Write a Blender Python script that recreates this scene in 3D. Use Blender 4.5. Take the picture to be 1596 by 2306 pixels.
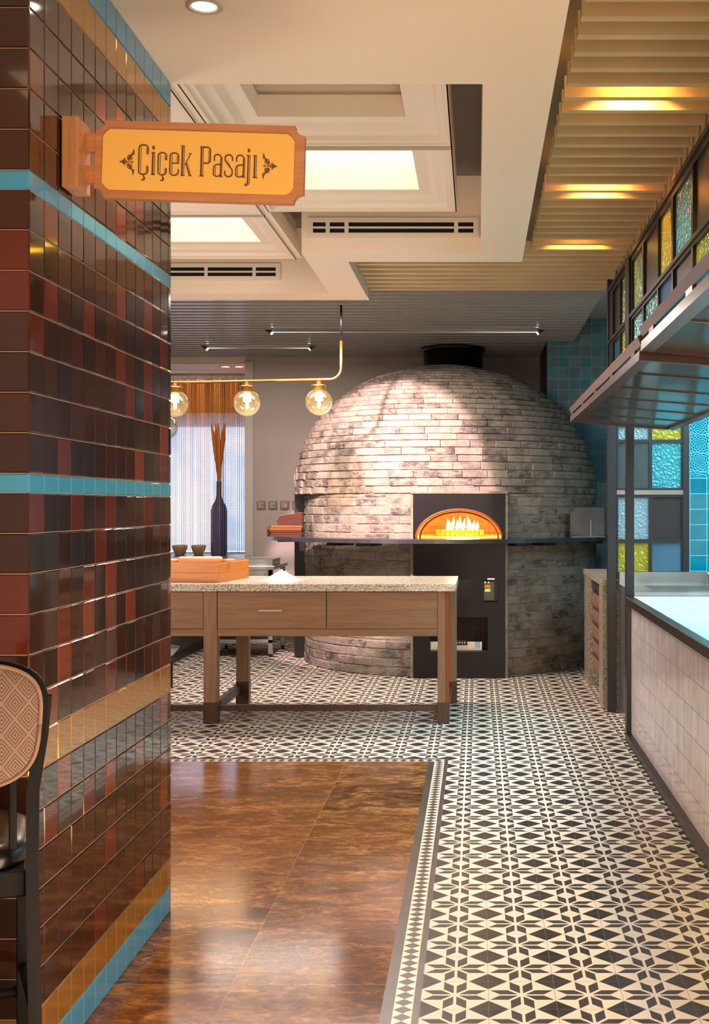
import bpy, bmesh, math, random
from mathutils import Vector, Matrix
from mathutils.geometry import tessellate_polygon
random.seed(7)
PI = math.pi
for o in list(bpy.data.objects):
    bpy.data.objects.remove(o)
S = bpy.context.scene
COL = S.collection

# ------------------------------------------------------------------ camera, world, lights, exposure
F, CX, CY, H = 2656.0, 1075.0, 1138.0, 1.465
cam = bpy.data.objects.new('camera', bpy.data.cameras.new('camera'))
COL.objects.link(cam)
cam.location = (0, 0, H)
cam.rotation_euler = (PI/2, 0, 0)
cam.data.sensor_fit = 'HORIZONTAL'
cam.data.sensor_width = 36
cam.data.lens = 36*F/1596
cam.data.shift_x = -(CX-798)/1596
cam.data.shift_y = -(1153-CY)/1596
cam.data.clip_start = 0.05
S.camera = cam

vs = S.view_settings
vs.view_transform = 'Standard'
vs.look = 'None'
vs.gamma = 1
vs.exposure = 0.45
vs.use_curve_mapping = False

def lin(c):
    return tuple(((v/255)/12.92 if v/255 <= .04045 else ((v/255+.055)/1.055)**2.4) for v in c)

W = bpy.data.worlds.new('world')
S.world = W
W.use_nodes = True
wb = W.node_tree.nodes['Background']
wb.inputs[0].default_value = (*lin((255, 226, 200)), 1)
wb.inputs[1].default_value = 0.36

def light(name, kind, loc, power, color, size=.1, size_y=None, target=None, spot=60, blend=.3):
    d = bpy.data.lights.new(name, kind)
    d.energy = power
    d.color = lin(color)
    o = bpy.data.objects.new(name, d)
    COL.objects.link(o)
    o.location = loc
    if kind == 'AREA':
        d.size = size
        if size_y:
            d.shape = 'RECTANGLE'; d.size_y = size_y
    else:
        d.shadow_soft_size = size
    if kind == 'SPOT':
        d.spot_size = math.radians(spot); d.spot_blend = blend
    if target:
        o.rotation_euler = (Vector(target)-Vector(loc)).to_track_quat('-Z', 'Y').to_euler()
    return o

WARM, COOL, NEUT = (255, 214, 170), (196, 236, 248), (255, 236, 224)
light('added_key_light', 'AREA', (-.3, .4, 2.93), 40, WARM, 2.6, 2.8)  # added key light under the soffit, out of view
light('low_fill_light', 'AREA', (.3, 2.1, .12), 80, (255, 220, 188), 2.0, 1.6, target=(.2, 4.6, 3.0))  # added uplight near the floor, out of view; brightens soffit and slats
light('hidden_side_fill', 'AREA', (-3.4, 6.2, 1.3), 38, NEUT, 1.6, 1.6, target=(-.4, 6.6, 3.1))  # added fill hidden behind the pillar, lifts the ceiling
light('rear_fill_light', 'AREA', (-.6, -3.2, 1.5), 40, (255, 224, 196), 5.0, 2.4, target=(.2, 5, 2.7))  # added fill behind the camera, aimed at the ceiling
light('soffit_downlight', 'SPOT', (-.834, 3.6, 2.96), 60, (255, 200, 150), .04, target=(-.834, 3.6, 0), spot=95, blend=.6)
light('kitchen_ceiling_light', 'AREA', (2.05, 6.3, 2.9), 190, COOL, 1.4, 3.6)
light('kitchen_lamp_by_tiles', 'AREA', (1.9, 8.0, 2.75), 4, COOL, .8, .6, target=(1.75, 9.0, 1.2))
light('bakery_ceiling_light', 'AREA', (-1.5, 9.0, 3.0), 120, NEUT, 2.6, .4)
light('passage_cool_fill', 'SPOT', (-.2, 7.27, 2.96), 95, (205, 236, 255), .05, target=(.1, 6.9, 0), spot=66, blend=.7)  # added cool spot, imitates kitchen light spilling onto the floor
light('dome_spotlight', 'SPOT', (-1.35, 8.2, 2.98), 900, (255, 216, 218), .03, target=(-.90, 10.2, 1.74), spot=47, blend=.15)
light('dome_side_spotlight', 'SPOT', (-2.55, 9.3, 2.98), 90, (255, 225, 215), .05, target=(-1.55, 10.9, 1.9), spot=60, blend=.5)
for i, (y, c, p) in enumerate(((3.45, (255, 215, 110), 46), (4.62, (255, 205, 110), 50), (5.97, (255, 176, 110), 36), (7.24, (255, 214, 90), 24))):
    light('slat_downlight', 'SPOT', (.62, y, 3.23), p, c, .02, target=(.62, y+.12, 0), spot=118, blend=.4)
light('bench_ceiling_light', 'AREA', (-2.0, 11.5, 3.0), 15, NEUT, 1.3, .3)
light('bay_ceiling_light', 'AREA', (-3.2, 13.25, 2.99), 15, (255, 206, 150), 1.6, .3)
light('oven_fire_light', 'POINT', (-.15, 10.8, 1.42), 30, (255, 196, 116), .08)

# ------------------------------------------------------------------ node helpers
class NT:
    def __init__(s, name):
        s.mat = bpy.data.materials.new(name)
        s.mat.use_nodes = True
        s.t = s.mat.node_tree
        s.n = s.t.nodes
        s.b = s.n['Principled BSDF']
        s.out = s.n['Material Output']
    def link(s, a, b): s.t.links.new(a, b)
    def put(s, sock, v):
        if isinstance(v, bpy.types.NodeSocket): s.link(v, sock)
        elif v is not None: sock.default_value = v
    def m(s, op, a, b=None, c=None):
        n = s.n.new('ShaderNodeMath'); n.operation = op
        s.put(n.inputs[0], a)
        if b is not None: s.put(n.inputs[1], b)
        if c is not None: s.put(n.inputs[2], c)
        return n.outputs[0]
    def co(s, kind='Object'):
        return s.n.new('ShaderNodeTexCoord').outputs[kind]
    def xyz(s, v=None):
        n = s.n.new('ShaderNodeSeparateXYZ'); s.link(v if v is not None else s.co(), n.inputs[0]); return n.outputs
    def vec(s, x, y, z=0.0):
        n = s.n.new('ShaderNodeCombineXYZ')
        for i, v in enumerate((x, y, z)): s.put(n.inputs[i], v)
        return n.outputs[0]
    def scale(s, v, sc):
        n = s.n.new('ShaderNodeVectorMath'); n.operation = 'MULTIPLY'; s.link(v, n.inputs[0]); n.inputs[1].default_value = sc; return n.outputs[0]
    def addv(s, a, b):
        n = s.n.new('ShaderNodeVectorMath'); n.operation = 'ADD'; s.link(a, n.inputs[0]); s.put(n.inputs[1], b); return n.outputs[0]
    def noise(s, v, sc, det=3, rough=.5, out=0, dist=0):
        n = s.n.new('ShaderNodeTexNoise'); s.link(v, n.inputs['Vector']); n.inputs['Scale'].default_value = sc
        n.inputs['Detail'].default_value = det; n.inputs['Roughness'].default_value = rough; n.inputs['Distortion'].default_value = dist
        return n.outputs[out]
    def vor(s, v, sc, feat='F1', out='Distance'):
        n = s.n.new('ShaderNodeTexVoronoi'); n.feature = feat; s.link(v, n.inputs['Vector']); n.inputs['Scale'].default_value = sc
        return n.outputs[out]
    def white(s, v, out='Value'):
        n = s.n.new('ShaderNodeTexWhiteNoise'); s.link(v, n.inputs['Vector']); return n.outputs[out]
    def ramp(s, f, stops, interp='LINEAR'):
        n = s.n.new('ShaderNodeValToRGB'); s.put(n.inputs[0], f); r = n.color_ramp; r.interpolation = interp
        while len(r.elements) < len(stops): r.elements.new(.5)
        for e, (p, c) in zip(r.elements, stops):
            e.position = p; e.color = (*lin(c), 1) if not isinstance(c, float) else (c, c, c, 1)
        return n.outputs[0]
    def mix(s, f, a, b, mode='MIX'):
        n = s.n.new('ShaderNodeMix'); n.data_type = 'RGBA'; n.blend_type = mode
        s.put(n.inputs[0], f)
        for i, v in ((6, a), (7, b)):
            if isinstance(v, tuple): v = (*lin(v), 1)
            s.put(n.inputs[i], v)
        return n.outputs[2]
    def attr(s, name):
        n = s.n.new('ShaderNodeAttribute'); n.attribute_name = name; return n.outputs['Fac']
    def bump(s, h, st=.3, d=.01, chain=None):
        n = s.n.new('ShaderNodeBump'); s.link(h, n.inputs['Height']); n.inputs['Strength'].default_value = st; n.inputs['Distance'].default_value = d
        if chain is not None: s.link(chain, n.inputs['Normal'])
        s.link(n.outputs[0], s.b.inputs['Normal']); return n.outputs[0]
    def base(s, c): s.put(s.b.inputs['Base Color'], (*lin(c), 1) if isinstance(c, tuple) else c)
    def rough(s, v): s.put(s.b.inputs['Roughness'], v)
    def metal(s, v): s.put(s.b.inputs['Metallic'], v)

def plain(name, c, rough=.5, metal=0, noise=0.0, nscale=20, bump=0.0, coat=0):
    t = NT(name); t.rough(rough); t.metal(metal)
    if noise:
        n = t.noise(t.co(), nscale, 4)
        d = tuple(max(0, v*(1-noise)) for v in c); l = tuple(min(255, v*(1+noise)) for v in c)
        t.base(t.ramp(n, [(.3, d), (.7, l)]))
        if bump: t.bump(n, bump, .005)
    else: t.base(c)
    if coat: t.b.inputs['Coat Weight'].default_value = coat
    return t.mat

def emit(name, c, st, base=(20, 20, 20)):
    t = NT(name); t.base(base); t.b.inputs['Emission Color'].default_value = (*lin(c), 1); t.b.inputs['Emission Strength'].default_value = st
    return t.mat

def wood(name, c1, c2, axis=0, rough=.5, sc=1.0):
    t = NT(name)
    k = [40*sc, 40*sc, 40*sc]; k[axis] = 2.5*sc
    v = t.scale(t.co(), tuple(k))
    n = t.noise(v, 1.0, 5, .6, dist=.6)
    n2 = t.noise(t.scale(t.co(), tuple(q*3 for q in k)), 1.0, 3)
    f = t.m('MULTIPLY_ADD', n2, .35, t.m('MULTIPLY', n, .7))
    t.base(t.ramp(f, [(.3, c1), (.7, c2)])); t.rough(rough); t.bump(f, .15, .002)
    return t.mat

def tiles(name, ax, pu, pv, cols, grout, gw=.035, rough=.12, ou=0, ov=0, relief=False, bumpst=.5, gu=None):
    """tile grid on two object axes, a random colour per tile"""
    t = NT(name)
    x = t.xyz()
    u = t.m('DIVIDE', t.m('ADD', x[ax[0]], ou), pu); v = t.m('DIVIDE', t.m('ADD', x[ax[1]], ov), pv)
    fu, fv = t.m('FLOOR', u), t.m('FLOOR', v)
    wn = t.white(t.vec(fu, fv, .37))
    n = len(cols)
    c = t.ramp(wn, [(i/n, k) for i, k in enumerate(cols)], 'CONSTANT')
    big = t.noise(t.co(), 9, 3)
    c = t.mix(.25, c, t.ramp(big, [(.3, tuple(v*.7 for v in cols[0])), (.7, tuple(min(255, v*1.2) for v in cols[0]))]))
    au = t.m('ABSOLUTE', t.m('SUBTRACT', t.m('FRACT', u), .5)); av = t.m('ABSOLUTE', t.m('SUBTRACT', t.m('FRACT', v), .5))
    eu = t.m('MULTIPLY', t.m('GREATER_THAN', au, .5-gw*.1/pu*.5), 1.0 if gu is None else gu); ev = t.m('GREATER_THAN', av, .5-gw*.1/pv*.5)
    g = t.m('MAXIMUM', eu, ev)
    height = t.m('ADD', t.m('MULTIPLY', t.m('SUBTRACT', 1.0, g), .6), t.m('MULTIPLY', big, .25))
    if relief:
        r = t.m('SQRT', t.m('ADD', t.m('POWER', au, 2.0), t.m('POWER', av, 2.0)))
        s1 = t.m('SINE', t.m('MULTIPLY', r, 44.0))
        an = t.m('ARCTAN2', t.m('SUBTRACT', t.m('FRACT', u), .5), t.m('SUBTRACT', t.m('FRACT', v), .5))
        pet = t.m('SINE', t.m('MULTIPLY', an, 8.0))
        f = t.m('MINIMUM', t.m('MAXIMUM', t.m('MULTIPLY_ADD', t.m('MULTIPLY', s1, pet), 1.1, .4), 0.0), 1.0)
        c = t.mix(f, c, tuple(min(255, q*1.9+26) for q in cols[0]))  # highlights of the relief painted in as a lighter colour
        height = t.m('ADD', height, f)
    c = t.mix(g, c, grout)
    t.base(c); t.rough(t.m('MULTIPLY_ADD', g, .5, rough)); t.bump(height, bumpst, .004)
    return t.mat

# ------------------------------------------------------------------ geometry helpers
class MB:
    def __init__(s):
        s.v = []; s.f = []; s.mi = []; s.at = []; s.sm = []
    def add(s, vs, fs, mi=0, at=0.0, smooth=False, M=None):
        o = len(s.v)
        s.v += [tuple(M @ Vector(p)) if M is not None else tuple(p) for p in vs]
        for f in fs:
            s.f.append(tuple(o+i for i in f)); s.mi.append(mi); s.at.append(at); s.sm.append(smooth)
        return s
    def box(s, x0, x1, y0, y1, z0, z1, mi=0, at=0.0, M=None, c=0.0):
        if c <= 0:
            vs = [(x, y, z) for z in (z0, z1) for y in (y0, y1) for x in (x0, x1)]
            fs = [(0, 2, 3, 1), (4, 5, 7, 6), (0, 1, 5, 4), (2, 6, 7, 3), (0, 4, 6, 2), (1, 3, 7, 5)]
            return s.add(vs, fs, mi, at, False, M)
        bm = bmesh.new()
        bmesh.ops.create_cube(bm, size=1)
        for v in bm.verts:
            v.co = Vector(((x0+x1)/2+v.co.x*(x1-x0), (y0+y1)/2+v.co.y*(y1-y0), (z0+z1)/2+v.co.z*(z1-z0)))
        bmesh.ops.bevel(bm, geom=bm.edges[:], offset=c, segments=2, affect='EDGES', profile=.5)
        return s.bm(bm, mi, at, M)
    def bm(s, bm, mi=0, at=0.0, M=None, smooth=False):
        bm.verts.ensure_lookup_table(); bm.verts.index_update()
        s.add([v.co[:] for v in bm.verts], [[v.index for v in f.verts] for f in bm.faces], mi, at, smooth, M)
        bm.free(); return s
    def lathe(s, prof, c=(0, 0, 0), n=32, mi=0, M=None, smooth=True, sx=1, sy=1):
        vs = []; fs = []
        for r, z in prof:
            for i in range(n):
                a = 2*PI*i/n; vs.append((c[0]+r*math.cos(a)*sx, c[1]+r*math.sin(a)*sy, c[2]+z))
        for j in range(len(prof)-1):
            for i in range(n):
                k = (i+1) % n; fs.append((j*n+i, j*n+k, (j+1)*n+k, (j+1)*n+i))
        if prof[0][0] > 1e-5: fs.append(tuple(reversed(range(n))))
        if prof[-1][0] > 1e-5: fs.append(tuple((len(prof)-1)*n+i for i in range(n)))
        return s.add(vs, fs, mi, 0, smooth, M)
    def tube(s, pts, r, n=12, mi=0, M=None, smooth=True, radii=None):
        pts = [Vector(p) for p in pts]; vs = []; fs = []
        t0 = (pts[1]-pts[0]).normalized()
        up = Vector((0, 0, 1)) if abs(t0.z) < .9 else Vector((1, 0, 0))
        nrm = t0.cross(up).normalized()
        for i, p in enumerate(pts):
            t = (pts[min(i+1, len(pts)-1)]-pts[max(i-1, 0)]).normalized()
            nrm = (nrm - t*nrm.dot(t)).normalized(); b = t.cross(nrm)
            rr = radii[i] if radii else r
            for k in range(n):
                a = 2*PI*k/n; vs.append(tuple(p+(nrm*math.cos(a)+b*math.sin(a))*rr))
        for j in range(len(pts)-1):
            for i in range(n):
                k = (i+1) % n; fs.append((j*n+i, j*n+k, (j+1)*n+k, (j+1)*n+i))
        fs.append(tuple(reversed(range(n)))); fs.append(tuple((len(pts)-1)*n+i for i in range(n)))
        return s.add(vs, fs, mi, 0, smooth, M)
    def prism(s, outer, holes, d0, d1, plane='XZ', mi=0, M=None):
        """polygon with holes in a plane, extruded along the third axis from d0 to d1"""
        loops = [outer]+list(holes)
        tri = tessellate_polygon([[Vector((a, b, 0)) for a, b in l] for l in loops])
        flat = [p for l in loops for p in l]
        def P(a, b, d): return {'XZ': (a, d, b), 'YZ': (d, a, b), 'XY': (a, b, d)}[plane]
        n = len(flat)
        vs = [P(a, b, d0) for a, b in flat]+[P(a, b, d1) for a, b in flat]
        fs = [tuple(t) for t in tri]+[tuple(n+i for i in reversed(t)) for t in tri]
        o = 0
        for l in loops:
            k = len(l)
            for i in range(k):
                j = (i+1) % k; fs.append((o+i, o+j, n+o+j, n+o+i))
            o += k
        return s.add(vs, fs, mi, 0, False, M)
    def build(s, name, mats, parent=None, local=False, attr=None, weld=False, recalc=True):
        me = bpy.data.meshes.new(name)
        vs = s.v
        if parent is not None and not local:
            o = Vector((0, 0, 0)); p = parent
            while p is not None: o += p.location; p = p.parent
            vs = [(a-o.x, b-o.y, c-o.z) for a, b, c in vs]
        me.from_pydata(vs, [], s.f)
        if not isinstance(mats, (list, tuple)): mats = [mats]
        for m in mats: me.materials.append(m)
        me.polygons.foreach_set('material_index', s.mi)
        me.polygons.foreach_set('use_smooth', s.sm)
        if attr:
            a = me.attributes.new(attr, 'FLOAT', 'FACE'); a.data.foreach_set('value', s.at)
        if recalc:
            bm = bmesh.new(); bm.from_mesh(me); bmesh.ops.recalc_face_normals(bm, faces=bm.faces[:]); bm.to_mesh(me); bm.free()
        me.update()
        ob = bpy.data.objects.new(name, me); COL.objects.link(ob)
        if parent is not None: ob.parent = parent
        return ob

def tag(o, label=None, cat=None, group=None, kind=None):
    if label: o['label'] = label
    if cat: o['category'] = cat
    if group: o['group'] = group
    if kind: o['kind'] = kind
    return o
def thing(name, label, cat, loc=(0, 0, 0), group=None, rz=0):
    o = bpy.data.objects.new(name, None); COL.objects.link(o); o.location = loc; o.rotation_euler = (0, 0, rz)
    o.empty_display_size = .05
    return tag(o, label, cat, group)
def struct(name, mb, mats, label=None, **k):
    o = mb.build(name, mats, **k); tag(o, label, name.split('_')[0].split('.')[0], kind='structure'); return o
def copy_tree(o, parent=None):
    c = o.copy(); COL.objects.link(c); c.parent = parent
    for ch in list(o.children): copy_tree(ch, c)
    return c
def XX(px, y): return (px-CX)*y/F
def ZZ(py, y): return H+(CY-py)*y/F
def rect(a0, a1, b0, b1): return [(a0, b0), (a1, b0), (a1, b1), (a0, b1)]

# ------------------------------------------------------------------ materials
M_cream = plain('cream_paint', (218, 203, 184), .55, noise=.02, nscale=3)
M_soffit = plain('soffit_paint', (238, 222, 200), .5)
M_plenum = plain('plenum_grey', (112, 104, 98), .7)
M_mould = plain('moulding_paint', (230, 218, 200), .5)
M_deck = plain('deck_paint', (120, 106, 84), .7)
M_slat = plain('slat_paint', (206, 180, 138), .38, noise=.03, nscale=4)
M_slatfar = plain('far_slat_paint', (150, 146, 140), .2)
M_wall = plain('grey_wall_paint', (172, 160, 152), .55, noise=.03, nscale=2)
M_white = plain('white_trim_paint', (190, 184, 178), .5)
M_darksteel = plain('blackened_steel', (30, 25, 24), .36, .3, noise=.1, nscale=8)
M_bluesteel = plain('painted_steel_post', (42, 42, 46), .32, .3)
M_bronze = plain('bronze_frame', (66, 43, 36), .3, .2)
M_black = plain('black_paint', (14, 11, 10), .4)
M_dark = plain('dark_void', (8, 7, 6), .9)
M_brass = plain('brushed_brass', (150, 108, 52), .3, .9)
M_steel = plain('stainless_steel', (178, 178, 176), .25, .9, noise=.06, nscale=5)
M_steeld = plain('dull_steel', (88, 88, 92), .35, .8, noise=.12, nscale=6)
M_copper = plain('copper_edge', (140, 66, 28), .5, .1)

def mat_brick():
    t = NT('whitewashed_brick')
    co = t.co(); at = t.attr('tone')
    n1 = t.noise(co, 7, 5, .65); n2 = t.noise(t.scale(co, (1, 1, 3)), 16, 5, .7); n3 = t.noise(co, 60, 4, .7)
    brick = t.ramp(at, [(0, (140, 128, 118)), (.3, (108, 96, 90)), (.5, (84, 73, 70)), (.7, (124, 112, 102)), (.85, (62, 54, 55)), (1, (100, 76, 66))], 'CONSTANT')
    wash = t.ramp(n1, [(.3, (142, 130, 118)), (.6, (166, 153, 138)), (.8, (134, 126, 110))])
    f = t.m('ADD', t.m('MULTIPLY', n2, 1.0), t.m('MULTIPLY', t.m('SUBTRACT', n1, .5), .9))
    f = t.ramp(f, [(.36, 0.0), (.62, 1.0)])
    c = t.mix(t.m('MULTIPLY', f, .8), brick, wash)
    c = t.mix(t.m('MULTIPLY', n3, .35), c, (92, 84, 70))
    t.base(c); t.rough(.82)
    h = t.m('ADD', t.m('MULTIPLY', n2, .6), t.m('MULTIPLY', n3, .4))
    t.bump(h, .9, .016)
    return t.mat
M_brick = mat_brick()
def mat_mortar():
    t = NT('smeared_mortar'); co = t.co(); n = t.noise(co, 10, 5, .65); n3 = t.noise(co, 45, 4, .7)
    t.base(t.ramp(n, [(.3, (112, 102, 86)), (.7, (150, 139, 120))])); t.rough(.9); t.bump(t.m('ADD', n, n3), .8, .014); return t.mat
M_mortar = mat_mortar()

def mat_encaustic():
    t = NT('star_cement_tile'); x = t.xyz()
    u = t.m('DIVIDE', t.m('ADD', x[0], .1676), .2); v = t.m('DIVIDE', t.m('ADD', x[1], -3.629), .2)
    fu, fv = t.m('FLOOR', u), t.m('FLOOR', v)
    au = t.m('ABSOLUTE', t.m('SUBTRACT', t.m('FRACT', u), .5)); av = t.m('ABSOLUTE', t.m('SUBTRACT', t.m('FRACT', v), .5))
    a = t.m('MAXIMUM', au, av); b = t.m('MINIMUM', au, av); d = t.m('SUBTRACT', a, b)
    p = t.m('MULTIPLY', t.m('MULTIPLY', t.m('GREATER_THAN', b, .022), t.m('LESS_THAN', b, .172)), t.m('MULTIPLY', t.m('GREATER_THAN', d, .034), t.m('LESS_THAN', d, .308)))
    dm = t.m('GREATER_THAN', t.m('ADD', a, b), .705)
    n = t.noise(t.co(), 3.2, 4, .6); n2 = t.noise(t.co(), 40, 3)
    w = t.white(t.vec(fu, fv, 1.0))
    cream = t.mix(n, (232, 222, 208), (212, 202, 188))
    cream = t.mix(t.m('MULTIPLY', w, .14), cream, (200, 186, 164))
    dk = t.mix(n, (40, 33, 31), (60, 49, 44)); dia = t.mix(w, (20, 17, 17), (36, 29, 27))
    c = t.mix(p, cream, dk); c = t.mix(dm, c, dia)
    g = t.m('GREATER_THAN', a, .4955); c = t.mix(t.m('MULTIPLY', g, .75), c, (120, 100, 82))
    c = t.mix(t.m('MULTIPLY', n2, .05), c, (150, 132, 112))
    t.base(c); t.rough(t.m('MULTIPLY_ADD', n, .3, .22)); t.b.inputs['Specular IOR Level'].default_value = .3
    t.bump(t.m('SUBTRACT', 1.0, g), .2, .001)
    return t.mat
M_tile = mat_encaustic()
def mat_border(name, acr, alo, o, wd):
    t = NT(name); x = t.xyz()
    u = t.m('DIVIDE', t.m('SUBTRACT', x[acr], o), wd); v = t.m('DIVIDE', x[alo], .05)
    au = t.m('ABSOLUTE', t.m('SUBTRACT', u, .5)); av = t.m('ABSOLUTE', t.m('SUBTRACT', t.m('FRACT', v), .5))
    d = t.m('LESS_THAN', t.m('ADD', au, av), .5)
    c = t.mix(d, (232, 218, 198), (70, 58, 50))
    t.base(c); t.rough(.3); return t.mat
M_b1 = mat_border('diamond_border', 0, 1, -.245, .056)
M_b2 = mat_border('diamond_border_far', 1, 0, 6.745, .056)
M_bdark = plain('dark_border_tile', (70, 62, 56), .3, noise=.12, nscale=6)

def mat_marble():
    t = NT('brown_emperador_marble'); x = t.xyz(); co = t.co()
    u = t.m('DIVIDE', t.m('ADD', x[0], .75), 1.15); v = t.m('DIVIDE', t.m('ADD', x[1], -3.606), 1.02)
    w = t.white(t.vec(t.m('FLOOR', u), t.m('FLOOR', v), .5), 'Color')
    cc = t.addv(co, t.scale(w, (9, 9, 9)))
    st = t.scale(cc, (.7, 1.5, 1))
    wp = t.addv(st, t.scale(t.noise(st, 3.2, 5, .6, out=1), (.35, .35, .35)))
    n = t.noise(wp, 4.2, 8, .72, dist=1.2); n2 = t.noise(wp, 19, 7, .75)
    f = t.m('MULTIPLY_ADD', n2, .45, t.m('MULTIPLY', n, .6))
    c = t.ramp(f, [(.36, (30, 17, 11)), (.46, (72, 43, 25)), (.53, (112, 70, 38)), (.59, (158, 108, 62)), (.68, (204, 158, 108))])
    ve = t.vor(t.addv(wp, t.scale(t.noise(wp, 8, 4, out=1), (.3, .3, .3))), 13, 'DISTANCE_TO_EDGE')
    vein = t.ramp(ve, [(0, 1.0), (.035, 0.0)])
    vm = t.ramp(t.noise(wp, 3.5, 3), [(.42, 0.0), (.62, 1.0)])
    c = t.mix(t.m('MULTIPLY', t.m('MULTIPLY', vein, vm), .55), c, (206, 160, 112))
    dk = t.ramp(t.noise(wp, 6, 2), [(.60, 0.0), (.66, 1.0)])
    c = t.mix(t.m('MULTIPLY', dk, .5), c, (44, 26, 18))
    wv = t.m('MULTIPLY', t.white(t.vec(t.m('FLOOR', u), t.m('FLOOR', v), 2.5)), .35)
    c = t.mix(wv, c, (156, 98, 48))
    au = t.m('ABSOLUTE', t.m('SUBTRACT', t.m('FRACT', u), .5)); av = t.m('ABSOLUTE', t.m('SUBTRACT', t.m('FRACT', v), .5))
    g = t.m('MAXIMUM', t.m('GREATER_THAN', au, .4988), t.m('GREATER_THAN', av, .4985))
    c = t.mix(t.m('MULTIPLY', g, .6), c, (170, 132, 96))
    t.base(c); t.rough(.13); t.b.inputs['Specular IOR Level'].default_value = .55
    t.bump(n, .04, .004)
    return t.mat
M_marble = mat_marble()

# ------------------------------------------------------------------ STRUCTURE: floor
f = MB()
def q(x0, x1, y0, y1, mi, z=0.0): f.add([(x0, y0, z), (x1, y0, z), (x1, y1, z), (x0, y1, z)], [(0, 1, 2, 3)], mi)
YB = 6.829
q(-.169, 4.0, -2, YB, 0); q(-6, 4.0, YB, 15.2, 0)
q(-.189, -.169, -2, YB, 2); q(-.245, -.189, -2, 6.745, 1); q(-.280, -.245, -2, 6.735, 2)
q(-6, -.189, 6.801, YB, 2); q(-6, -.189, 6.745, 6.801, 4); q(-6, -.245, 6.735, 6.745, 2)
q(-6, -.280, -2, 6.735, 3)
f.box(-6, 4.0, -2, 15.2, -.1, -.002, 2)
struct('floor', f, [M_tile, M_b1, M_bdark, M_marble, M_b2], 'black and cream star patterned floor tiles around polished brown marble', recalc=False)

# ------------------------------------------------------------------ STRUCTURE: soffit ceiling with the recess for the coffers
c = MB()
Z0, Z1 = 2.99, 3.46
c.box(-6, .278, -2, 4.27, Z0, Z1); c.box(.02, .278, 4.27, 7.39, Z0, Z1)
c.box(-1.065, .02, 7.14, 7.39, Z0, Z1); c.box(-1.065, -.81, 7.39, 8.76, Z0, Z1); c.box(-6, -1.065, 8.49, 8.76, Z0, Z1)
struct('ceiling', c, M_soffit, 'cream plaster soffit framing the coffered recess')
c = MB(); c.box(-6, .28, -2, 8.76, Z1, Z1+.05)
struct('ceiling', c, M_plenum, 'dark grey slab above the coffered panels')
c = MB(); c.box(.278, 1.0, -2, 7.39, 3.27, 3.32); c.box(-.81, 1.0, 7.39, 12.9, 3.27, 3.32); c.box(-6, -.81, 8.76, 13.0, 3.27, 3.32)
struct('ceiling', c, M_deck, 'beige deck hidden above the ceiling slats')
# slats
ZS = 3.065
def slats(y0, n, x0, x1, mat, label, skip=None):
    c = MB()
    for k in range(n):
        y = y0+.1525*k
        xa, xb = (x0, x1) if skip is None else skip(y)
        c.box(xa, xb, y, y+.04, ZS, ZS+.085)
    return struct('ceiling', c, mat, label)
slats(3.86-.1525*9, 33, .341, .945, M_slat, 'beige timber slat ceiling with hidden lights over the aisle')
slats(3.86+.1525*24, 9, -.80, .945, M_slat, 'wide beige slats between the soffit and the oven')
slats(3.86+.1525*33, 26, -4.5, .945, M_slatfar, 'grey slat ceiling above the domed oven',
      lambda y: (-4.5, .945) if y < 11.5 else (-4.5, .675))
# coffers
def coffer(xa, xb, ya, yb, lit):
    c = MB(); zb = 3.185
    xm, ym, hw, hd = (xa+xb)/2, (ya+yb)/2, (xb-xa)/2, (yb-ya)/2
    prof = [(1.0, 0), (.955, 0), (.95, .012), (.90, .014), (.885, .035), (.80, .045), (.74, .072), (.62, .078), (.62, .18)]
    vs = []; fs = []
    for s_, dz in prof:
        for sx, sy in ((-1, -1), (1, -1), (1, 1), (-1, 1)): 
            ix = hw-(1-s_)*.553; iy = hd-(1-s_)*.553*.97
            vs.append((xm+sx*ix, ym+sy*iy, zb+dz))
    for j in range(len(prof)-1):
        for i in range(4):
            k = (i+1) % 4; fs.append((j*4+i, j*4+k, (j+1)*4+k, (j+1)*4+i))
    c.add(vs, fs)
    c.box(xa, xa+.006, ya, yb, zb, Z1-.02); c.box(xb-.006, xb, ya, yb, zb, Z1-.02); c.box(xa, xb, ya, ya+.006, zb, Z1-.02); c.box(xa, xb, yb-.006, yb, zb, Z1-.02)
    o = struct('ceiling', c, M_mould, None, recalc=False)
    o['label'] = 'moulded plaster ceiling coffer'
    ix = hw-.38*.553+.05; iy = hd-.38*.553+.05
    p = MB(); z = zb+.18
    p.box(xm-ix, xm+ix, ym-iy, ym+iy, z+.07, z+.08, 0)
    for a, b, cc_, d in ((xm-ix, xm+ix, ym-iy, ym-iy+.01), (xm-ix, xm+ix, ym+iy-.01, ym+iy), (xm-ix, xm-ix+.01, ym-iy, ym+iy), (xm+ix-.01, xm+ix, ym-iy, ym+iy)):
        p.box(a, b, cc_, d, z-.0, z+.07, 1)
    o2 = thing('ceiling_light', None, 'ceiling light', (xm, ym, z))
    p.build('light_panel', [M_glow if lit else M_mould, M_mould], o2)
    return o2
M_glow = emit('lit_ceiling_panel', (255, 230, 220), 2.1, (240, 230, 220))
names = []
for (xa, xb, ya, yb, lit, lb) in ((-1.226, -.1225, 5.70, 6.92, 1, 'glowing square light panel in the ceiling coffer above the air grille'),
                              (-1.226, -.1225, 4.44, 5.66, 0, 'unlit square panel in the ceiling coffer nearest the soffit downlight'),
                              (-2.37, -1.266, 7.03, 8.25, 1, 'glowing square light panel in the coffer by the far air grille'),
                              (-2.37, -1.266, 5.77, 6.99, 1, 'lit coffer panel half hidden behind the hanging wooden sign'),
                              (-2.37, -1.266, 4.51, 5.73, 0, 'unlit coffer panel just beyond the tiled pillar top')):
    names.append(tag(coffer(xa, xb, ya, yb, lit), lb))
c = MB()
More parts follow.
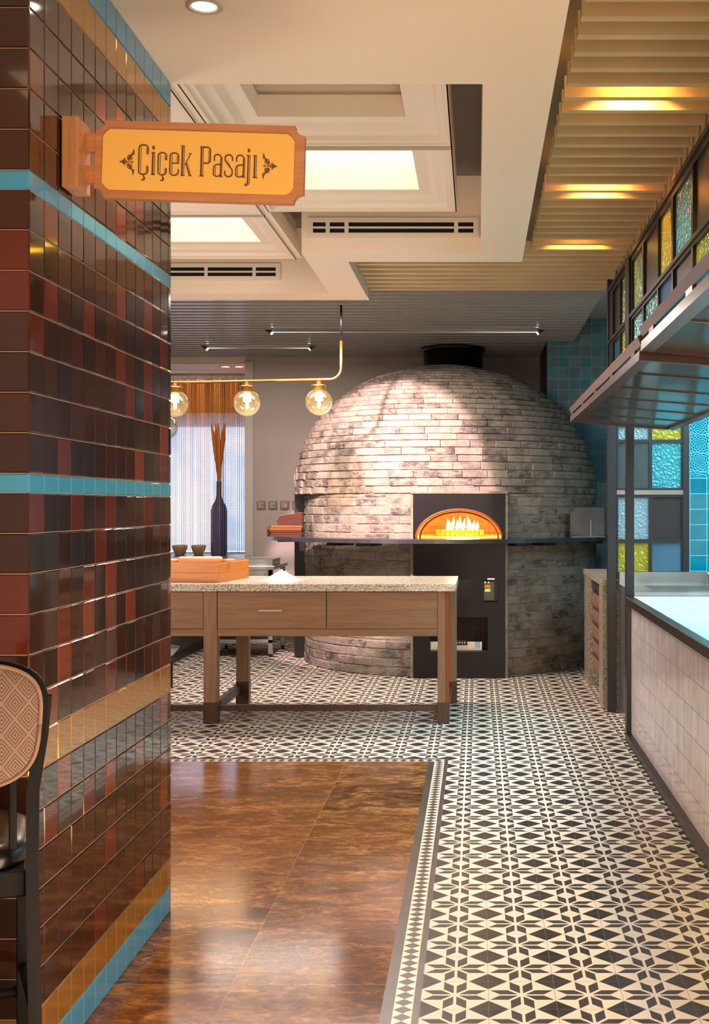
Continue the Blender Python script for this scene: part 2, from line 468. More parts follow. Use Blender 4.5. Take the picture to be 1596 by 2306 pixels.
c.box(-1.266, -1.226, 4.3, 6.92, 3.195, 3.3); c.box(-1.266, -1.226, 6.92, 8.25, 3.195, 3.3)
struct('trim_1', c, M_mould, 'plaster rib between the two rows of coffers')
# air grilles
def grille(x0, x1, y, lb, divs):
    g = thing('air_grille', lb, 'air grille', ((x0+x1)/2, y, 3.08))
    fr = MB(); z0, z1 = 3.085, 3.205
    fr.prism(rect(x0, x1, z0, z1), [rect(x0+.035, x1-.03, z0+.028, z1-.028)], y-.012, y-.001)
    fr.build('frame', M_mould, g)
    b = MB(); b.box(x0+.03, x1-.025, y-.0035, y-.0015, z0+.025, z1-.025); b.build('backing', M_dark, g)
    s = MB(); s.box(x0+.035, x1-.03, y-.011, y-.004, (z0+z1)/2-.006, (z0+z1)/2+.006)
    for k in divs:
        xx = x0+(x1-x0)*k; s.box(xx-.012, xx+.012, y-.0105, y-.004, z0+.028, z1-.028)
    s.build('blade', M_mould, g)
grille(-1.03, .005, 7.14, 'long slotted air grille on the soffit face beside the right coffer', (.12, .23, .87))
grille(-2.75, -1.42, 8.49, 'long slotted air grille further back, partly behind the tiled pillar', (.35, .6, .86))
# downlight in the soffit
d = thing('recessed_downlight', 'round lit downlight set in the cream soffit above the wooden sign', 'downlight', (-.834, 3.6, 2.99))
MB().lathe([(.053, 0), (.055, -.004), (.045, -.006), (.036, 0), (.034, .003)], (-.834, 3.6, 2.989), 40).build('trim_ring', M_white, d)
MB().lathe([(.034, -.0005), (.033, -.002), (0.0001, -.003)], (-.834, 3.6, 2.989), 32).build('lamp', emit('downlight_glow', (255, 238, 210), 9), d)

# ------------------------------------------------------------------ walls
w = MB()
w.box(-2.53, .69, 12.86, 13.0, 0, 3.3); struct('wall_back', w, M_wall, 'plain grey wall behind the domed oven')
w = MB(); w.box(-2.53, -2.44, 12.83, 12.859, .0, 3.03, c=.004); struct('trim_2', w, M_white, 'pale vertical trim between the curtain and the grey wall')
TEALS = [(74, 132, 142), (98, 122, 130), (70, 126, 138), (112, 136, 140), (84, 142, 150), (102, 112, 122), (58, 122, 136)]
M_teal = tiles('teal_square_tiles', (0, 2), .1085, .1085, TEALS, (150, 160, 156), .04, .14, ou=-.683, ov=-.1)
M_relief = tiles('turquoise_relief_tiles', (0, 2), .150, .150, [(8, 60, 74), (10, 68, 82)], (90, 140, 146), .03, .12, ou=-.683, ov=-.038, relief=True)
w = MB()
for z0, z1, mi in ((0, 1.688, 0), (1.688, 2.338, 1), (2.338, 3.3, 0)):
    w.add([(.683, 11.56, z0), (1.7, 11.56, z0), (1.7, 11.56, z1), (.683, 11.56, z1)], [(0, 1, 2, 3)], mi)
w.box(.683, 1.7, 11.563, 13.0, 0, 3.3, 2)
M_wbrown = plain('dark_brown_wall', (58, 46, 42), .6)
struct('wall_right', w, [M_teal, M_relief, M_wbrown], 'teal tiled wall beside the oven with a band of relief tiles', recalc=False)
CY2 = [(4, 116, 136), (3, 108, 128), (12, 126, 142), (60, 118, 128), (3, 102, 124)]
M_cyan = tiles('cyan_square_tiles', (0, 2), .1285, .118, CY2, (120, 196, 206), .04, .1, ou=-1.62, ov=-.02)
M_relief2 = tiles('cyan_relief_tiles', (0, 2), .142, .142, [(2, 78, 92), (4, 86, 100)], (110, 190, 200), .03, .1, ou=-1.62, ov=-.02, relief=True)
w = MB()
for z0, z1, mi in ((0, 1.69, 0), (1.69, 2.34, 1), (2.34, 3.3, 0)):
    w.add([(1.60, 9.0, z0), (4.0, 9.0, z0), (4.0, 9.0, z1), (1.6, 9.0, z1)], [(0, 1, 2, 3)], mi)
w.box(1.6, 4.0, 9.003, 13.0, 0, 3.3, 2)
struct('wall_back_kitchen', w, [M_cyan, M_relief2, plain('blue_grey_wall', (90, 140, 160), .5)], 'bright turquoise tiled kitchen wall', recalc=False)
w = MB(); w.box(3.6, 3.7, -2, 9.0, 0, 3.3); struct('wall_right_kitchen', w, plain('kitchen_white_wall', (200, 215, 220), .4), 'pale kitchen side wall')
w = MB(); w.box(.99, 4.0, -2, 13.0, 3.30, 3.36); struct('ceiling', w, plain('kitchen_ceiling', (205, 205, 200), .6), 'white kitchen ceiling behind the counter')
w = MB(); w.box(.985, 1.03, -2, 8.5, 2.99, 3.30); struct('wall_right_upper', w, M_slat, 'pale strip of wall above the stained glass frieze')
w = MB(); w.box(-6.1, -6, -2, 15.2, 0, 3.5); struct('wall_left_far', w, M_wall, 'far left wall')
# bay with window
w = MB(); w.box(-6, -2.0, 13.001, 15.2, 3.02, 3.1); struct('ceiling', w, M_cream, 'white ceiling of the curtained window bay')
w = MB(); w.box(-6, -2.2, 15.0, 15.1, 2.52, 3.3, 0); w.box(-6, -2.2, 15.0, 15.1, 0, .82, 0); w.box(-2.40, -2.2, 13.001, 15.1, 0, 3.019, 0)
struct('wall_back_window', w, plain('tan_bay_wall', (176, 122, 66), .6), 'tan wall around the bay window')
w = MB()
for x in (-4.7, -3.97, -3.24, -2.5): w.box(x-.03, x+.03, 14.93, 14.99, .82, 2.52)
w.box(-4.7, -2.45, 14.93, 14.99, .80, .87); w.box(-4.7, -2.45, 14.93, 14.99, 2.46, 2.53)
struct('window_1', w, M_bronze, 'bay window frame behind the chain curtain')
w = MB(); w.box(-5.8, -2.2, 15.3, 15.32, .5, 3.0)
t = NT('daylight_outside'); n = t.noise(t.co(), 1.6, 3); t.base((0, 0, 0))
t.link(t.ramp(n, [(.35, (150, 185, 235)), (.6, (240, 246, 255))]), t.b.inputs['Emission Color']); t.b.inputs['Emission Strength'].default_value = 2.2
struct('window_2', w, t.mat, 'bright daylight outside the bay window')

# ------------------------------------------------------------------ tiled pillar (left)
TB = [plain('brown_glazed_tile_a', (54, 28, 17), .09, coat=.4), plain('brown_glazed_tile_b', (62, 33, 20), .07, coat=.4), plain('brown_glazed_tile_c', (46, 26, 19), .11, coat=.4),
      plain('rust_glazed_tile', (92, 36, 22), .10, coat=.4), plain('orange_brown_glazed_tile', (116, 50, 24), .10, coat=.4),
      plain('turquoise_glazed_tile', (66, 150, 192), .14, coat=.3), plain('gold_glazed_tile', (172, 124, 52), .16, .45, coat=.5), plain('pillar_grout', (178, 150, 126), .7)]
def tile_face(mb, o, u, v, n, du, dv, mi):
    """one pillow-edged glazed tile: o corner, u v unit directions, n outward"""
    o, u, v, n = Vector(o), Vector(u), Vector(v), Vector(n)
    g = .0012; t_ = .006; c_ = .003
    tu, tv = random.uniform(-.0004, .0004), random.uniform(-.0004, .0004)
    vs = []
    def pt(a, b, d): return tuple(o+u*a+v*b+n*d)
    vs += [pt(g, g, 0), pt(du-g, g, 0), pt(du-g, dv-g, 0), pt(g, dv-g, 0)]
    vs += [pt(g, g, t_-.003), pt(du-g, g, t_-.003), pt(du-g, dv-g, t_-.003), pt(g, dv-g, t_-.003)]
    vs += [pt(g+c_, g+c_, t_-tu-tv), pt(du-g-c_, g+c_, t_+tu-tv), pt(du-g-c_, dv-g-c_, t_+tu+tv), pt(g+c_, dv-g-c_, t_-tu+tv)]
    fs = [(0, 1, 5, 4), (1, 2, 6, 5), (2, 3, 7, 6), (3, 0, 4, 7), (4, 5, 9, 8), (5, 6, 10, 9), (6, 7, 11, 10), (7, 4, 8, 11), (8, 9, 10, 11)]
    mb.add(vs, fs, mi)
rows = [(0.0, .09, 5), (.09, .1, 6)]
z = .19
def addrows(n, z):
    for _ in range(n): rows.append((z, .1005, -1)); z += .1005
    return z
z = addrows(6, z); rows.append((z, .1, 6)); z += .1; z = addrows(6, z); rows.append((z, .048, 5)); z += .048
z = addrows(7, z); rows.append((z, .048, 5)); z += .048; z = addrows(5, z)
rows.append((z, .104, 6)); z += .104; rows.append((z, 2.989-z, 5))
p = MB()
XP, YP0, YP1 = -1.108, 2.917, 4.266
p.box(-2.6, XP-.0034, YP0+.0034, YP1, 0, 2.989, 7)
red = set()
for r, (z0, hh, k) in enumerate(rows):
    last = -9
    j = 0; y = YP0
    wj = .1005
    y = YP0
    while y < YP1-.02:
        dy = min(wj, YP1-y)
        mi = k
        if k < 0:
            if random.random() < .17 and j-last > 1: mi = random.choice((3, 3, 3, 4)); last = j
            else: mi = random.choice((0, 1, 2))
        tile_face(p, (XP-.006, y, z0), (0, 1, 0), (0, 0, 1), (1, 0, 0), dy, hh, mi)
        y += wj; j += 1
    x = XP; j = 0
    while x > -2.5:
        mi = k
        if k < 0: mi = random.choice((0, 1, 2, 0, 1))
        if j == 0 and k < 0 and abs(z0-2.0) < .06: mi = 3
        if j == 0 and k < 0 and abs(z0-1.15) < .06: mi = 3
        tile_face(p, (x-.1, YP0+.006, z0), (1, 0, 0), (0, 0, 1), (0, -1, 0), .1, hh, mi)
        x -= .1; j += 1
struct('wall_left', p, TB, 'pillar clad in glossy dark brown tiles with turquoise and gold bands', recalc=True)

# ------------------------------------------------------------------ frieze window, posts and partition on the right
def glassmat(name, col, tex=24, clear=.25, trans=.55, bump=.6):
    t = NT(name); n = t.n; co = t.co()
    vo = t.vor(co, tex, 'SMOOTH_F1') if tex else None
    tb = n.new('ShaderNodeBsdfTransparent'); tb.inputs[0].default_value = (*lin(tuple(min(255, c_*1.08) for c_ in col)), 1)
    tl = n.new('ShaderNodeBsdfTranslucent'); tl.inputs[0].default_value = (*lin(col), 1)
    df = n.new('ShaderNodeBsdfDiffuse'); df.inputs[0].default_value = (*lin(col), 1)
    gl = n.new('ShaderNodeBsdfGlossy'); gl.inputs['Roughness'].default_value = .12
    if vo is not None:
        b = n.new('ShaderNodeBump'); t.link(vo, b.inputs['Height']); b.inputs['Strength'].default_value = bump; b.inputs['Distance'].default_value = .02
        for s_ in (tl, gl, df): t.link(b.outputs[0], s_.inputs['Normal'])
    m1 = n.new('ShaderNodeMixShader'); m1.inputs[0].default_value = trans; t.link(df.outputs[0], m1.inputs[1]); t.link(tl.outputs[0], m1.inputs[2])
    m2 = n.new('ShaderNodeMixShader'); m2.inputs[0].default_value = clear; t.link(m1.outputs[0], m2.inputs[1]); t.link(tb.outputs[0], m2.inputs[2])
    if vo is not None:
        f_ = t.m('MULTIPLY_ADD', vo, 1.1, clear-.3); f_ = t.m('MINIMUM', t.m('MAXIMUM', f_, 0.0), max(.3, clear)); t.link(f_, m2.inputs[0])
    fr = n.new('ShaderNodeFresnel'); fr.inputs[0].default_value = 1.45
    m3 = n.new('ShaderNodeMixShader'); t.link(fr.outputs[0], m3.inputs[0]); t.link(m2.outputs[0], m3.inputs[1]); t.link(gl.outputs[0], m3.inputs[2])
    t.link(m3.outputs[0], t.out.inputs[0])
    return t.mat
G_dark = plain('dark_infill_panel', (32, 26, 28), .35)
G_yel = glassmat('yellow_hammered_glass', (214, 204, 60), 60)
G_cyan = glassmat('pale_cyan_rippled_glass', (150, 214, 206), 55)
G_grn = glassmat('pale_green_rippled_glass', (176, 196, 140), 60)
G_teal = glassmat('teal_rippled_glass', (96, 196, 190), 55)
G_blue = glassmat('clear_blue_glass', (150, 196, 220), 0, .7)
G_wht = glassmat('clear_hammered_glass', (190, 220, 232), 70, .4)
G_clear = glassmat('clear_glass', (220, 236, 240), 0, .93)
G_tq = glassmat('turquoise_hammered_glass', (80, 200, 210), 60, .35)
GM = [G_dark, G_yel, G_cyan, G_grn, G_teal, G_blue, G_wht, G_clear, G_tq]

fz = thing('window_3', 'dark steel frieze of coloured rippled glass above the serving counter', 'window'); fz['kind'] = 'structure'
segs = [(8.12, 7.75, 0, 5), (7.70, 7.35, 3, 1), (7.12, 6.66, 3, 4), (6.62, 6.12, 0, 4), (6.08, 5.66, 1, 5), (5.62, 5.14, 2, 0), (5.10, 4.66, 0, 1),
        (4.62, 4.16, 4, 2), (4.12, 3.66, 1, 0), (3.62, 3.16, 0, 3), (3.12, 2.66, 2, 1)]
fr = MB(); holes = []; pn = MB()
for y1, y0, a, b in segs:
    for z0, z1, m_ in ((2.635, 2.935, a), (2.30, 2.585, b)):
        holes.append(rect(y0, y1, z0, z1)); pn.box(.945, .951, y0, y1, z0, z1, m_)
fr.prism(rect(2.5, 8.34, 2.22, 2.985), holes, .93, .968, 'YZ')
fr.box(.918, .975, 2.5, 8.34, 2.965, 2.99); fr.box(.918, .93, 2.5, 8.34, 2.60, 2.62)
fr.box(.916, .93, 7.15, 7.33, 2.22, 2.985)
fr.build('frame', M_darksteel, fz); pn.build('glass', GM, fz, recalc=False)
ps = MB(); ps.box(.92, .982, 8.34, 8.40, 0, 3.064, c=.003)
tag(ps.build('steel_post', M_bluesteel), 'dark steel post across the gap from the counter, rising to the slats', 'post')
ps = MB(); ps.box(.923, .975, 7.34, 7.392, 0, 2.22, c=.003)
tag(ps.build('steel_post', M_bluesteel), 'dark steel post standing at the far end of the serving counter', 'post')

pt_ = thing('window_4', 'gridded glass partition with yellow and turquoise panes at the counter end', 'window'); pt_['kind'] = 'structure'
YQ = 8.37
zz = lambda py: ZZ(py, YQ)
xq = lambda px: XX(px, YQ)
cells = []
for (a, b, cc_) in ((878, 955, (0, 8)), (962, 990, (6, 1)), (997, 1099, (7, 8)), (1120, 1214, (6, 0)), (1222, 1287, (1, 5))):
    cells.append((1391, 1460, a, b, cc_[0])); cells.append((1467, 1533, a, b, cc_[1]))
fr = MB(); pn = MB(); hs = []
for x0, x1, a, b, m_ in cells:
    hs.append(rect(xq(x0), xq(x1), zz(b), zz(a))); pn.box(xq(x0), xq(x1), YQ-.004, YQ+.004, zz(b), zz(a), m_)
fr.prism(rect(.985, xq(1548), .94, 3.29), hs, YQ-.02, YQ+.02)
fr.box(xq(1536), xq(1550), YQ-.03, YQ+.03, .94, 3.29)
fr.box(.985, xq(1536), YQ-.028, YQ-.02, zz(1114), zz(1104), 1)
fr.build('frame', [M_bluesteel, M_steel], pt_); pn.build('glass', GM, pt_, recalc=False)

# bifold awning window
def awning(y0, y1, lb, bars, dz=0.0):
    a = thing('awning_window', lb, 'window', (.57, (y0+y1)/2, 2.0), 'bifold awning windows folded up over the counter')
    def leaf(p0, p1, nm):
        (xa, za), (xb, zb) = p0, p1
        L = math.hypot(xb-xa, zb-za); ang = math.atan2(zb-za, xb-xa)
        Mx = Matrix.Translation((xa, 0, za+dz)) @ Matrix.Rotation(-ang, 4, 'Y')
        hs = [rect(.045, L-.045, p+.02, q_-.02) for p, q_ in zip(bars[:-1], bars[1:])]
        fr = MB()
        outer = rect(0, L, y0, y1)
        fr.prism(outer, [rect(.045, L-.045, bars[0]+.02, bars[-1]-.02)], -.0175, .0175, 'XY', M=Mx)
        for b_ in bars[1:-1]: fr.box(.045, L-.045, b_-.008, b_+.008, -.008, .008, M=Mx)
        o = fr.build(nm, M_bronze, a)
        g = MB(); g.box(.04, L-.04, bars[0]+.015, bars[-1]-.015, -.003, .003, M=Mx); g.build('glass', G_clear, o)
    leaf((.57, 1.995), (1.21, 1.945), 'lower_leaf')
    leaf((.57, 2.045), (.915, 2.17), 'upper_leaf')
    hb = MB()
    for k in range(int((y1-y0)/.7)+1):
        yy = y0+.2+k*.7
        if yy < y1-.1: hb.box(.573, .585, yy-.05, yy+.05, 2.01+dz, 2.03+dz)
    hb.build('hinge', M_bronze, a)
awning(4.16, 7.27, 'folded glass awning window hanging over the far part of the counter', [4.16, 4.66, 5.2, 5.7, 6.2, 6.72, 7.27])
awning(1.6, 4.12, 'nearer folded glass awning window, cut off by the picture edge', [1.6, 2.2, 2.85, 3.48, 4.12], .025)

# ------------------------------------------------------------------ serving counter
ct = thing('serving_counter', 'serving counter faced in narrow pinkish white glazed tiles with dark steel edge', 'counter', (.95, 5, 0))
M_wt = tiles('pale_pink_glazed_tiles', (1, 2), .032, .1275, [(206, 194, 194), (200, 188, 190), (212, 201, 199), (196, 184, 184)], (112, 98, 96), .03, .16, ov=-.055+.1275*7, bumpst=.15, gu=.25)
b = MB(); b.box(.951, 1.0, 1.0, 7.338, .05, .85); b.build('tiled_front', M_wt, ct)
b = MB(); b.box(.92, .985, 1.0, 7.336, .0, .055, c=.004); b.build('plinth', M_darksteel, ct)
b = MB(); b.box(.921, .972, 1.0, 7.338, .847, .897, c=.003); b.build('edge_beam', M_darksteel, ct)
b = MB(); b.box(.923, .95, 7.30, 7.338, .055, .847); b.build('end_strip', M_darksteel, ct)
M_stone = plain('pale_marble_top', (196, 202, 200), .2, noise=.06, nscale=7)
b = MB(); b.box(.977, 1.75, 1.0, 7.50, .85, .885); b.build('worktop', M_stone, ct)
b = MB(); b.box(1.0, 1.74, 1.0, 7.42, .0, .849); b.build('carcass', M_steeld, ct)

sk = thing('sink_unit', 'stainless steel sink unit with raised splash rim at the counter end', 'sink', (1.4, 7.9, 0))
b = MB(); b.box(1.0, 1.9, 7.52, 8.33, 0, .86); b.build('cabinet', M_steel, sk)
b = MB()
b.prism(rect(1.0, 1.9, 7.515, 8.335), [rect(1.15, 1.8, 7.66, 8.15)], .86, .91, 'XY'); b.build('top_rim', M_steel, sk)
b = MB(); b.box(1.15, 1.8, 7.66, 8.15, .8601, .8605); b.build('basin', M_steeld, sk)
b = MB(); b.box(1.0, 1.9, 8.31, 8.335, .91, .995); b.box(1.72, 1.74, 7.9, 8.31, .91, .99); b.build('splashback', M_steel, sk)
b = MB(); b.tube([(1.62, 8.22, .91), (1.62, 8.22, 1.0), (1.60, 8.15, 1.02), (1.58, 8.05, .99)], .012); b.build('tap', M_steel, sk)

# ------------------------------------------------------------------ granite side cabinet
M_gran = NT('speckled_granite')
def granite(t, base, dk, lt):
    co = t.co(); v = t.vor(co, 170, out='Color'); n = t.noise(co, 130, 4)
    x = t.xyz(v)
    c_ = t.ramp(x[0], [(0, dk), (.22, base), (.6, lt), (.85, base)], 'CONSTANT')
    t.base(t.mix(t.m('MULTIPLY', n, .4), c_, base)); t.rough(.3)
granite(M_gran, (158, 146, 130), (78, 70, 62), (196, 188, 174)); M_gran = M_gran.mat
cb = thing('granite_cabinet', 'waist high granite clad cabinet between the oven and the steel post', 'cabinet', (1.2, 9.2, 0))
b = MB(); b.box(.89, 1.58, 8.46, 9.95, .885, .93, c=.004); b.build('worktop', M_gran, cb)
b = MB(); b.box(.90, 1.58, 8.48, 8.74, 0, .885); b.build('end_panel', M_gran, cb)
b = MB(); b.box(.90, 1.58, 9.56, 9.94, 0, .885); b.build('end_panel', M_gran, cb)
b = MB(); b.box(.99, 1.55, 8.75, 9.55, .15, .86); b.build('fridge_body', M_steeld, cb)
M_cabwood = wood('cabinet_wood', (120, 84, 60), (160, 120, 92), 1)
for k in range(5):
    z0 = .17+k*.125
    d = MB(); d.box(.935, .99, 8.76, 9.54, z0, z0+.115, c=.004); dd = d.build('drawer', M_cabwood, cb)
    MB().box(.928, .936, 8.77, 9.53, z0+.10, z0+.114).build('handle', M_steeld, dd)
MB().box(.92, .99, 8.76, 9.54, .80, .875).build('control_strip', M_steeld, cb)

# ------------------------------------------------------------------ oven
OX, OY = -.313, 11.42
OV = thing('pizza_oven', 'domed whitewashed brick pizza oven with a fire burning inside', 'oven', (OX, OY, 0))
RB, RD, ZD, BD = 1.40, 1.452, 1.565, 1.243
DX = .055
def rdrum(a): return DX*math.sin(a)+math.sqrt(RB*RB-(DX*math.cos(a))**2)
def blend_at(a): return (RD-rdrum(a))*min(1, max(0, (a+1.5)/.75))
PX0, PX1 = XX(930, 9.98), XX(1137, 9.98)
def angpt(r, a, z): return (OX+r*math.sin(a), OY-r*math.cos(a), z)
def brick(mb, a0, a1, prof, tone, dx=0.0):
    """prof: list of (r, z) going round the section; end columns pulled in for a soft edge"""
    n = 4; ca = min(.006/1.3, (a1-a0)*.12)
    angs = [a0, a0+ca]+[a0+ca+(a1-a0-2*ca)*k/n for k in range(1, n)]+[a1-ca, a1]
    m_ = len(prof); vs = []
    rin = min(r for r, z_ in prof)
    for i, a in enumerate(angs):
        e = .0035 if i in (0, len(angs)-1) else 0
        wob = random.uniform(-.0025, .0025)
        for (r, z_) in prof: p_ = angpt(r-(e if r > rin+.004 else 0)+(wob if r > rin+.004 else 0), a, z_); vs.append((p_[0]+dx, p_[1], p_[2]))
    fs = []
    for i in range(len(angs)-1):
        for j in range(m_-1): fs.append((i*m_+j, (i+1)*m_+j, (i+1)*m_+j+1, i*m_+j+1))
    fs.append(tuple(range(m_))); fs.append(tuple((len(angs)-1)*m_+j for j in reversed(range(m_))))
    mb.add(vs, fs, 0, tone)
def hid(a, r, pad=.02):
    x, y = OX+.03+r*math.sin(a), OY-r*math.cos(a)
    return x > .66 and y > 11.54-pad
base = MB()
rowh = .0765; nrow = int(1.56/rowh)
for k in range(nrow+1):
    z0 = k*rowh; z1 = min(z0+rowh, ZD)
    if z1-z0 < .02: continue
    a = -2.05+random.uniform(0, .1)
    while a < 2.05:
        da = random.uniform(.135, .175); a1 = a+da
        front = math.cos((a+a1)/2) > 0
        lo, hi = a, a1
        if front:
            aL = math.asin((PX0-.012-OX-DX)/RB); aR = math.asin((PX1+.012-OX-DX)/RB)
            if hi > aL and lo < aR:
                if lo < aL: hi = aL
                elif hi > aR: lo = aR
                else: lo = hi
        if hi-lo > .02 and not hid(hi, RB):
            j = random.uniform(-.003, .005); ro = RB+j; g = .004
            prof = [(RB-.05, z0+g), (ro-.006, z0+g), (ro, z0+g+.006), (ro+random.uniform(-.003, .003), z1-g-.006), (ro-.006, z1-g), (RB-.05, z1-g)]
            brick(base, lo+.0012, hi-.0012, prof, random.random(), DX)
        a = a1
# mortar surface of the drum, open behind the steel front
def arcwall(mb, r, a0, a1, z0, z1, n=60):
    vs = []; fs = []
    for i in range(n+1):
        a = a0+(a1-a0)*i/n; vs += [(angpt(r, a, z0)[0]+DX, angpt(r, a, z0)[1], z0), (angpt(r, a, z1)[0]+DX, angpt(r, a, z1)[1], z1)]
    for i in range(n): fs.append((2*i, 2*i+2, 2*i+3, 2*i+1))
    mb.add(vs, fs, 1, 0, True)
aL = math.asin((PX0-OX-DX)/RB); aR = math.asin((PX1-OX-DX)/RB)
aW = math.acos((OY-11.56)/RB) 
arcwall(base, RB-.004, -2.1, aL, 0, ZD); arcwall(base, RB-.004, aR, aW-.01, 0, ZD)
yl, yr = OY-RB*math.cos(aL), OY-RB*math.cos(aR)
base.box(PX0-.022, PX0-.001, 9.985, yl+.05, 0, ZD+.012, 1); base.box(PX1+.001, PX1+.022, 9.985, yr+.05, 0, ZD+.012, 1)
base.box(PX0-.022, PX1+.022, 9.975, 10.12, ZD+.0, ZD+.02, 1)
base.build('brick_drum', [M_brick, M_mortar], OV, attr='tone', recalc=True)

dome = MB()
def el(t_): return (RD*math.cos(t_), ZD+BD*math.sin(t_))
def lip(t_, a):
    return 0
tt = 0.0; row = 0
while tt < PI/2-.14:
    r0, z0 = el(tt)
    sp = math.hypot(RD*math.sin(tt), BD*math.cos(tt)); dt = random.uniform(.062, .072)/sp
    r1, z1 = el(tt+dt)
    s_ = min(1, max(0, (tt-.95)/.35)); s_ = s_*s_
    rt = r0+(r1-r0)*(-.12+1.12*s_)
    L = .23/max(r0, .3); a = -2.2+random.uniform(0, L)
    while a < 2.2:
        a1 = a+L*random.uniform(.85, 1.15)
        front_in = 0.0
        if not hid(a1, r0) and not hid((a+a1)/2, r0):
            am = (a+a1)/2
            # at the front the dome starts flush with the drum, the sides overhang
            blend = max(0, 1-tt/.3)*blend_at(am)
            j = random.uniform(-.003, .005)-blend; g = .0025
            prof = [(r1-.06-blend, z0+g), (r0-.007+j, z0+g), (r0+j, z0+g+.006), (rt+j+random.uniform(-.003, .003), z1-g-.004), (rt-.008+j, z1-g), (r1-.06-blend, z1-g)]
            brick(dome, a+.0009, a1-.0009, prof, random.random())
        a = a1
    tt += dt; row += 1
prof = []; vs = []; fs = []
N1, N2 = 28, 96
for i in range(N1+1):
    t_ = PI/2*i/N1
    r, z_ = el(t_); k = .9935 if t_ < 1.3 else .9935+.0065*min(1, (t_-1.3)/.12)
    for j in range(N2+1):
        a = -2.4+4.8*j/N2
        bl = max(0, 1-t_/.3)*blend_at(a)
        vs.append(angpt(max(r*k-bl, .001), a, ZD+(z_-ZD)*k))
for i in range(N1):
    for j in range(N2):
        a = -2.4+4.8*(j+.5)/N2
        if hid(a, vs and el(PI/2*i/N1)[0], -.0): continue
        o_ = i*(N2+1)+j; fs.append((o_, o_+1, o_+N2+2, o_+N2+1))
dome.add(vs, fs, 1, 0, True)
# underside of the overhanging lip
vs = []; fs = []
for j in range(65):
    a = -2.2+4.4*j/64; bl = blend_at(a)
    vs += [angpt(rdrum(a)-.02, a, ZD+.001), angpt(RD-bl, a, ZD+.001)]
for j in range(64):
    if not hid(-2.2+4.4*(j+.5)/64, RD): fs.append((2*j, 2*j+1, 2*j+3, 2*j+2))
dome.add(vs, fs, 1)
dome.build('dome', [M_brick, M_mortar], OV, attr='tone', recalc=False)

# steel front with arch, display recess and burner recess
M_front = plain('black_steel_front', (17, 14, 14), .42, .35, noise=.12, nscale=5)
PY = 9.98
acx = -.156; aw, ah = .3625, .245; SILL = 1.183
arch = [(acx+aw*math.cos(PI*i/40), SILL+ah*math.sin(PI*i/40)) for i in range(41)]
dsp = rect(XX(1088, PY), XX(1121, PY), ZZ(1356, PY), ZZ(1306, PY))
brn = rect(XX(968, PY), XX(1098, PY), ZZ(1468, PY), ZZ(1390, PY))
b = MB(); b.prism(rect(PX0, PX1, 0, ZD), [arch, dsp, brn], PY, PY+.02); b.build('steel_front', M_front, OV)
b = MB(); b.box(PX0+.02, PX1-.02, PY+.005, PY+.018, .0, .04); 
# recess boxes
def recess(nm, r_, dep, mat, back):
    (x0, z0), (x1, _), (_, z1), _ = r_
    m_ = MB()
    y0, y1 = PY+.02, PY+.02+dep
    m_.add([(x0, y0, z0), (x1, y0, z0), (x1, y0, z1), (x0, y0, z1), (x0, y1, z0), (x1, y1, z0), (x1, y1, z1), (x0, y1, z1)],
           [(0, 4, 5, 1), (1, 5, 6, 2), (2, 6, 7, 3), (3, 7, 4, 0), (4, 7, 6, 5)])
    return m_.build(nm, mat, OV, recalc=False)
recess('control_recess', dsp, .05, M_black, None)
M_rust = plain('sooty_steel', (66, 50, 40), .7, .2, noise=.35, nscale=60)
br = recess('burner_recess', brn, .22, M_rust, None)
x0, z0 = brn[0]; x1 = brn[1][0]
MB().box(x0, x1-.05, PY+.1, PY+.14, z0, z0+.075).build('burner_tray', M_steel, br)
MB().box(XX(1000, PY), XX(1052, PY), PY+.09, PY+.099, ZZ(1456, PY), ZZ(1444, PY)).build('label_plate', M_black, br)
m_ = MB()
for k in range(8):
    xx = XX(1004+6*k, PY); m_.box(xx-.004, xx+.004, PY+.087, PY+.09, ZZ(1452, PY), ZZ(1448, PY))
m_.build('label_marks', plain('label_white', (220, 220, 220)), br)
MB().box(XX(1069, PY), XX(1081, PY), PY+.09, PY+.099, ZZ(1463, PY), ZZ(1448, PY)).build('sticker', plain('pale_blue_sticker', (170, 205, 220)), br)
# temperature controller
td = MB(); td.box(XX(1088.5, PY), XX(1113, PY), PY+.015, PY+.05, ZZ(1352, PY), ZZ(1310, PY), c=.002)
td = td.build('temperature_controller', plain('controller_plastic', (96, 88, 84), .4), OV)
SEG = {'2': 'abged', '7': 'abc', '5': 'afgcd', '0': 'abcdef', '9': 'abfgcd', 'C': 'afed', '4': 'fgbc', '6': 'afgecd'}
def segs7(txt, x, z, wd, ht, y, mat, nm):
    m_ = MB(); st = .0016*.9
    for ch in txt:
        P_ = {'a': (0, ht, wd, ht), 'b': (wd, ht/2, wd, ht), 'c': (wd, 0, wd, ht/2), 'd': (0, 0, wd, 0), 'e': (0, 0, 0, ht/2), 'f': (0, ht/2, 0, ht), 'g': (0, ht/2, wd, ht/2)}
        for s__ in SEG[ch]:
            a_, b_, c__, d_ = P_[s__]
            sk_ = lambda zz_: zz_*.12
            m_.box(x+min(a_, c__)-st+sk_(b_), x+max(a_, c__)+st+sk_(b_), y-.002, y, z+min(b_, d_)-st, z+max(b_, d_)+st)
        x += wd*1.55
    return m_.build(nm, mat, td)
segs7('275C', XX(1092.0, PY), ZZ(1323.5, PY), .0075, .018, PY+.015, emit('red_digits', (255, 50, 20), 6), 'red_digits')
segs7('205C', XX(1092.2, PY), ZZ(1331.8, PY), .0075, .016, PY+.015, emit('green_digits', (120, 255, 20), 4), 'green_digits')
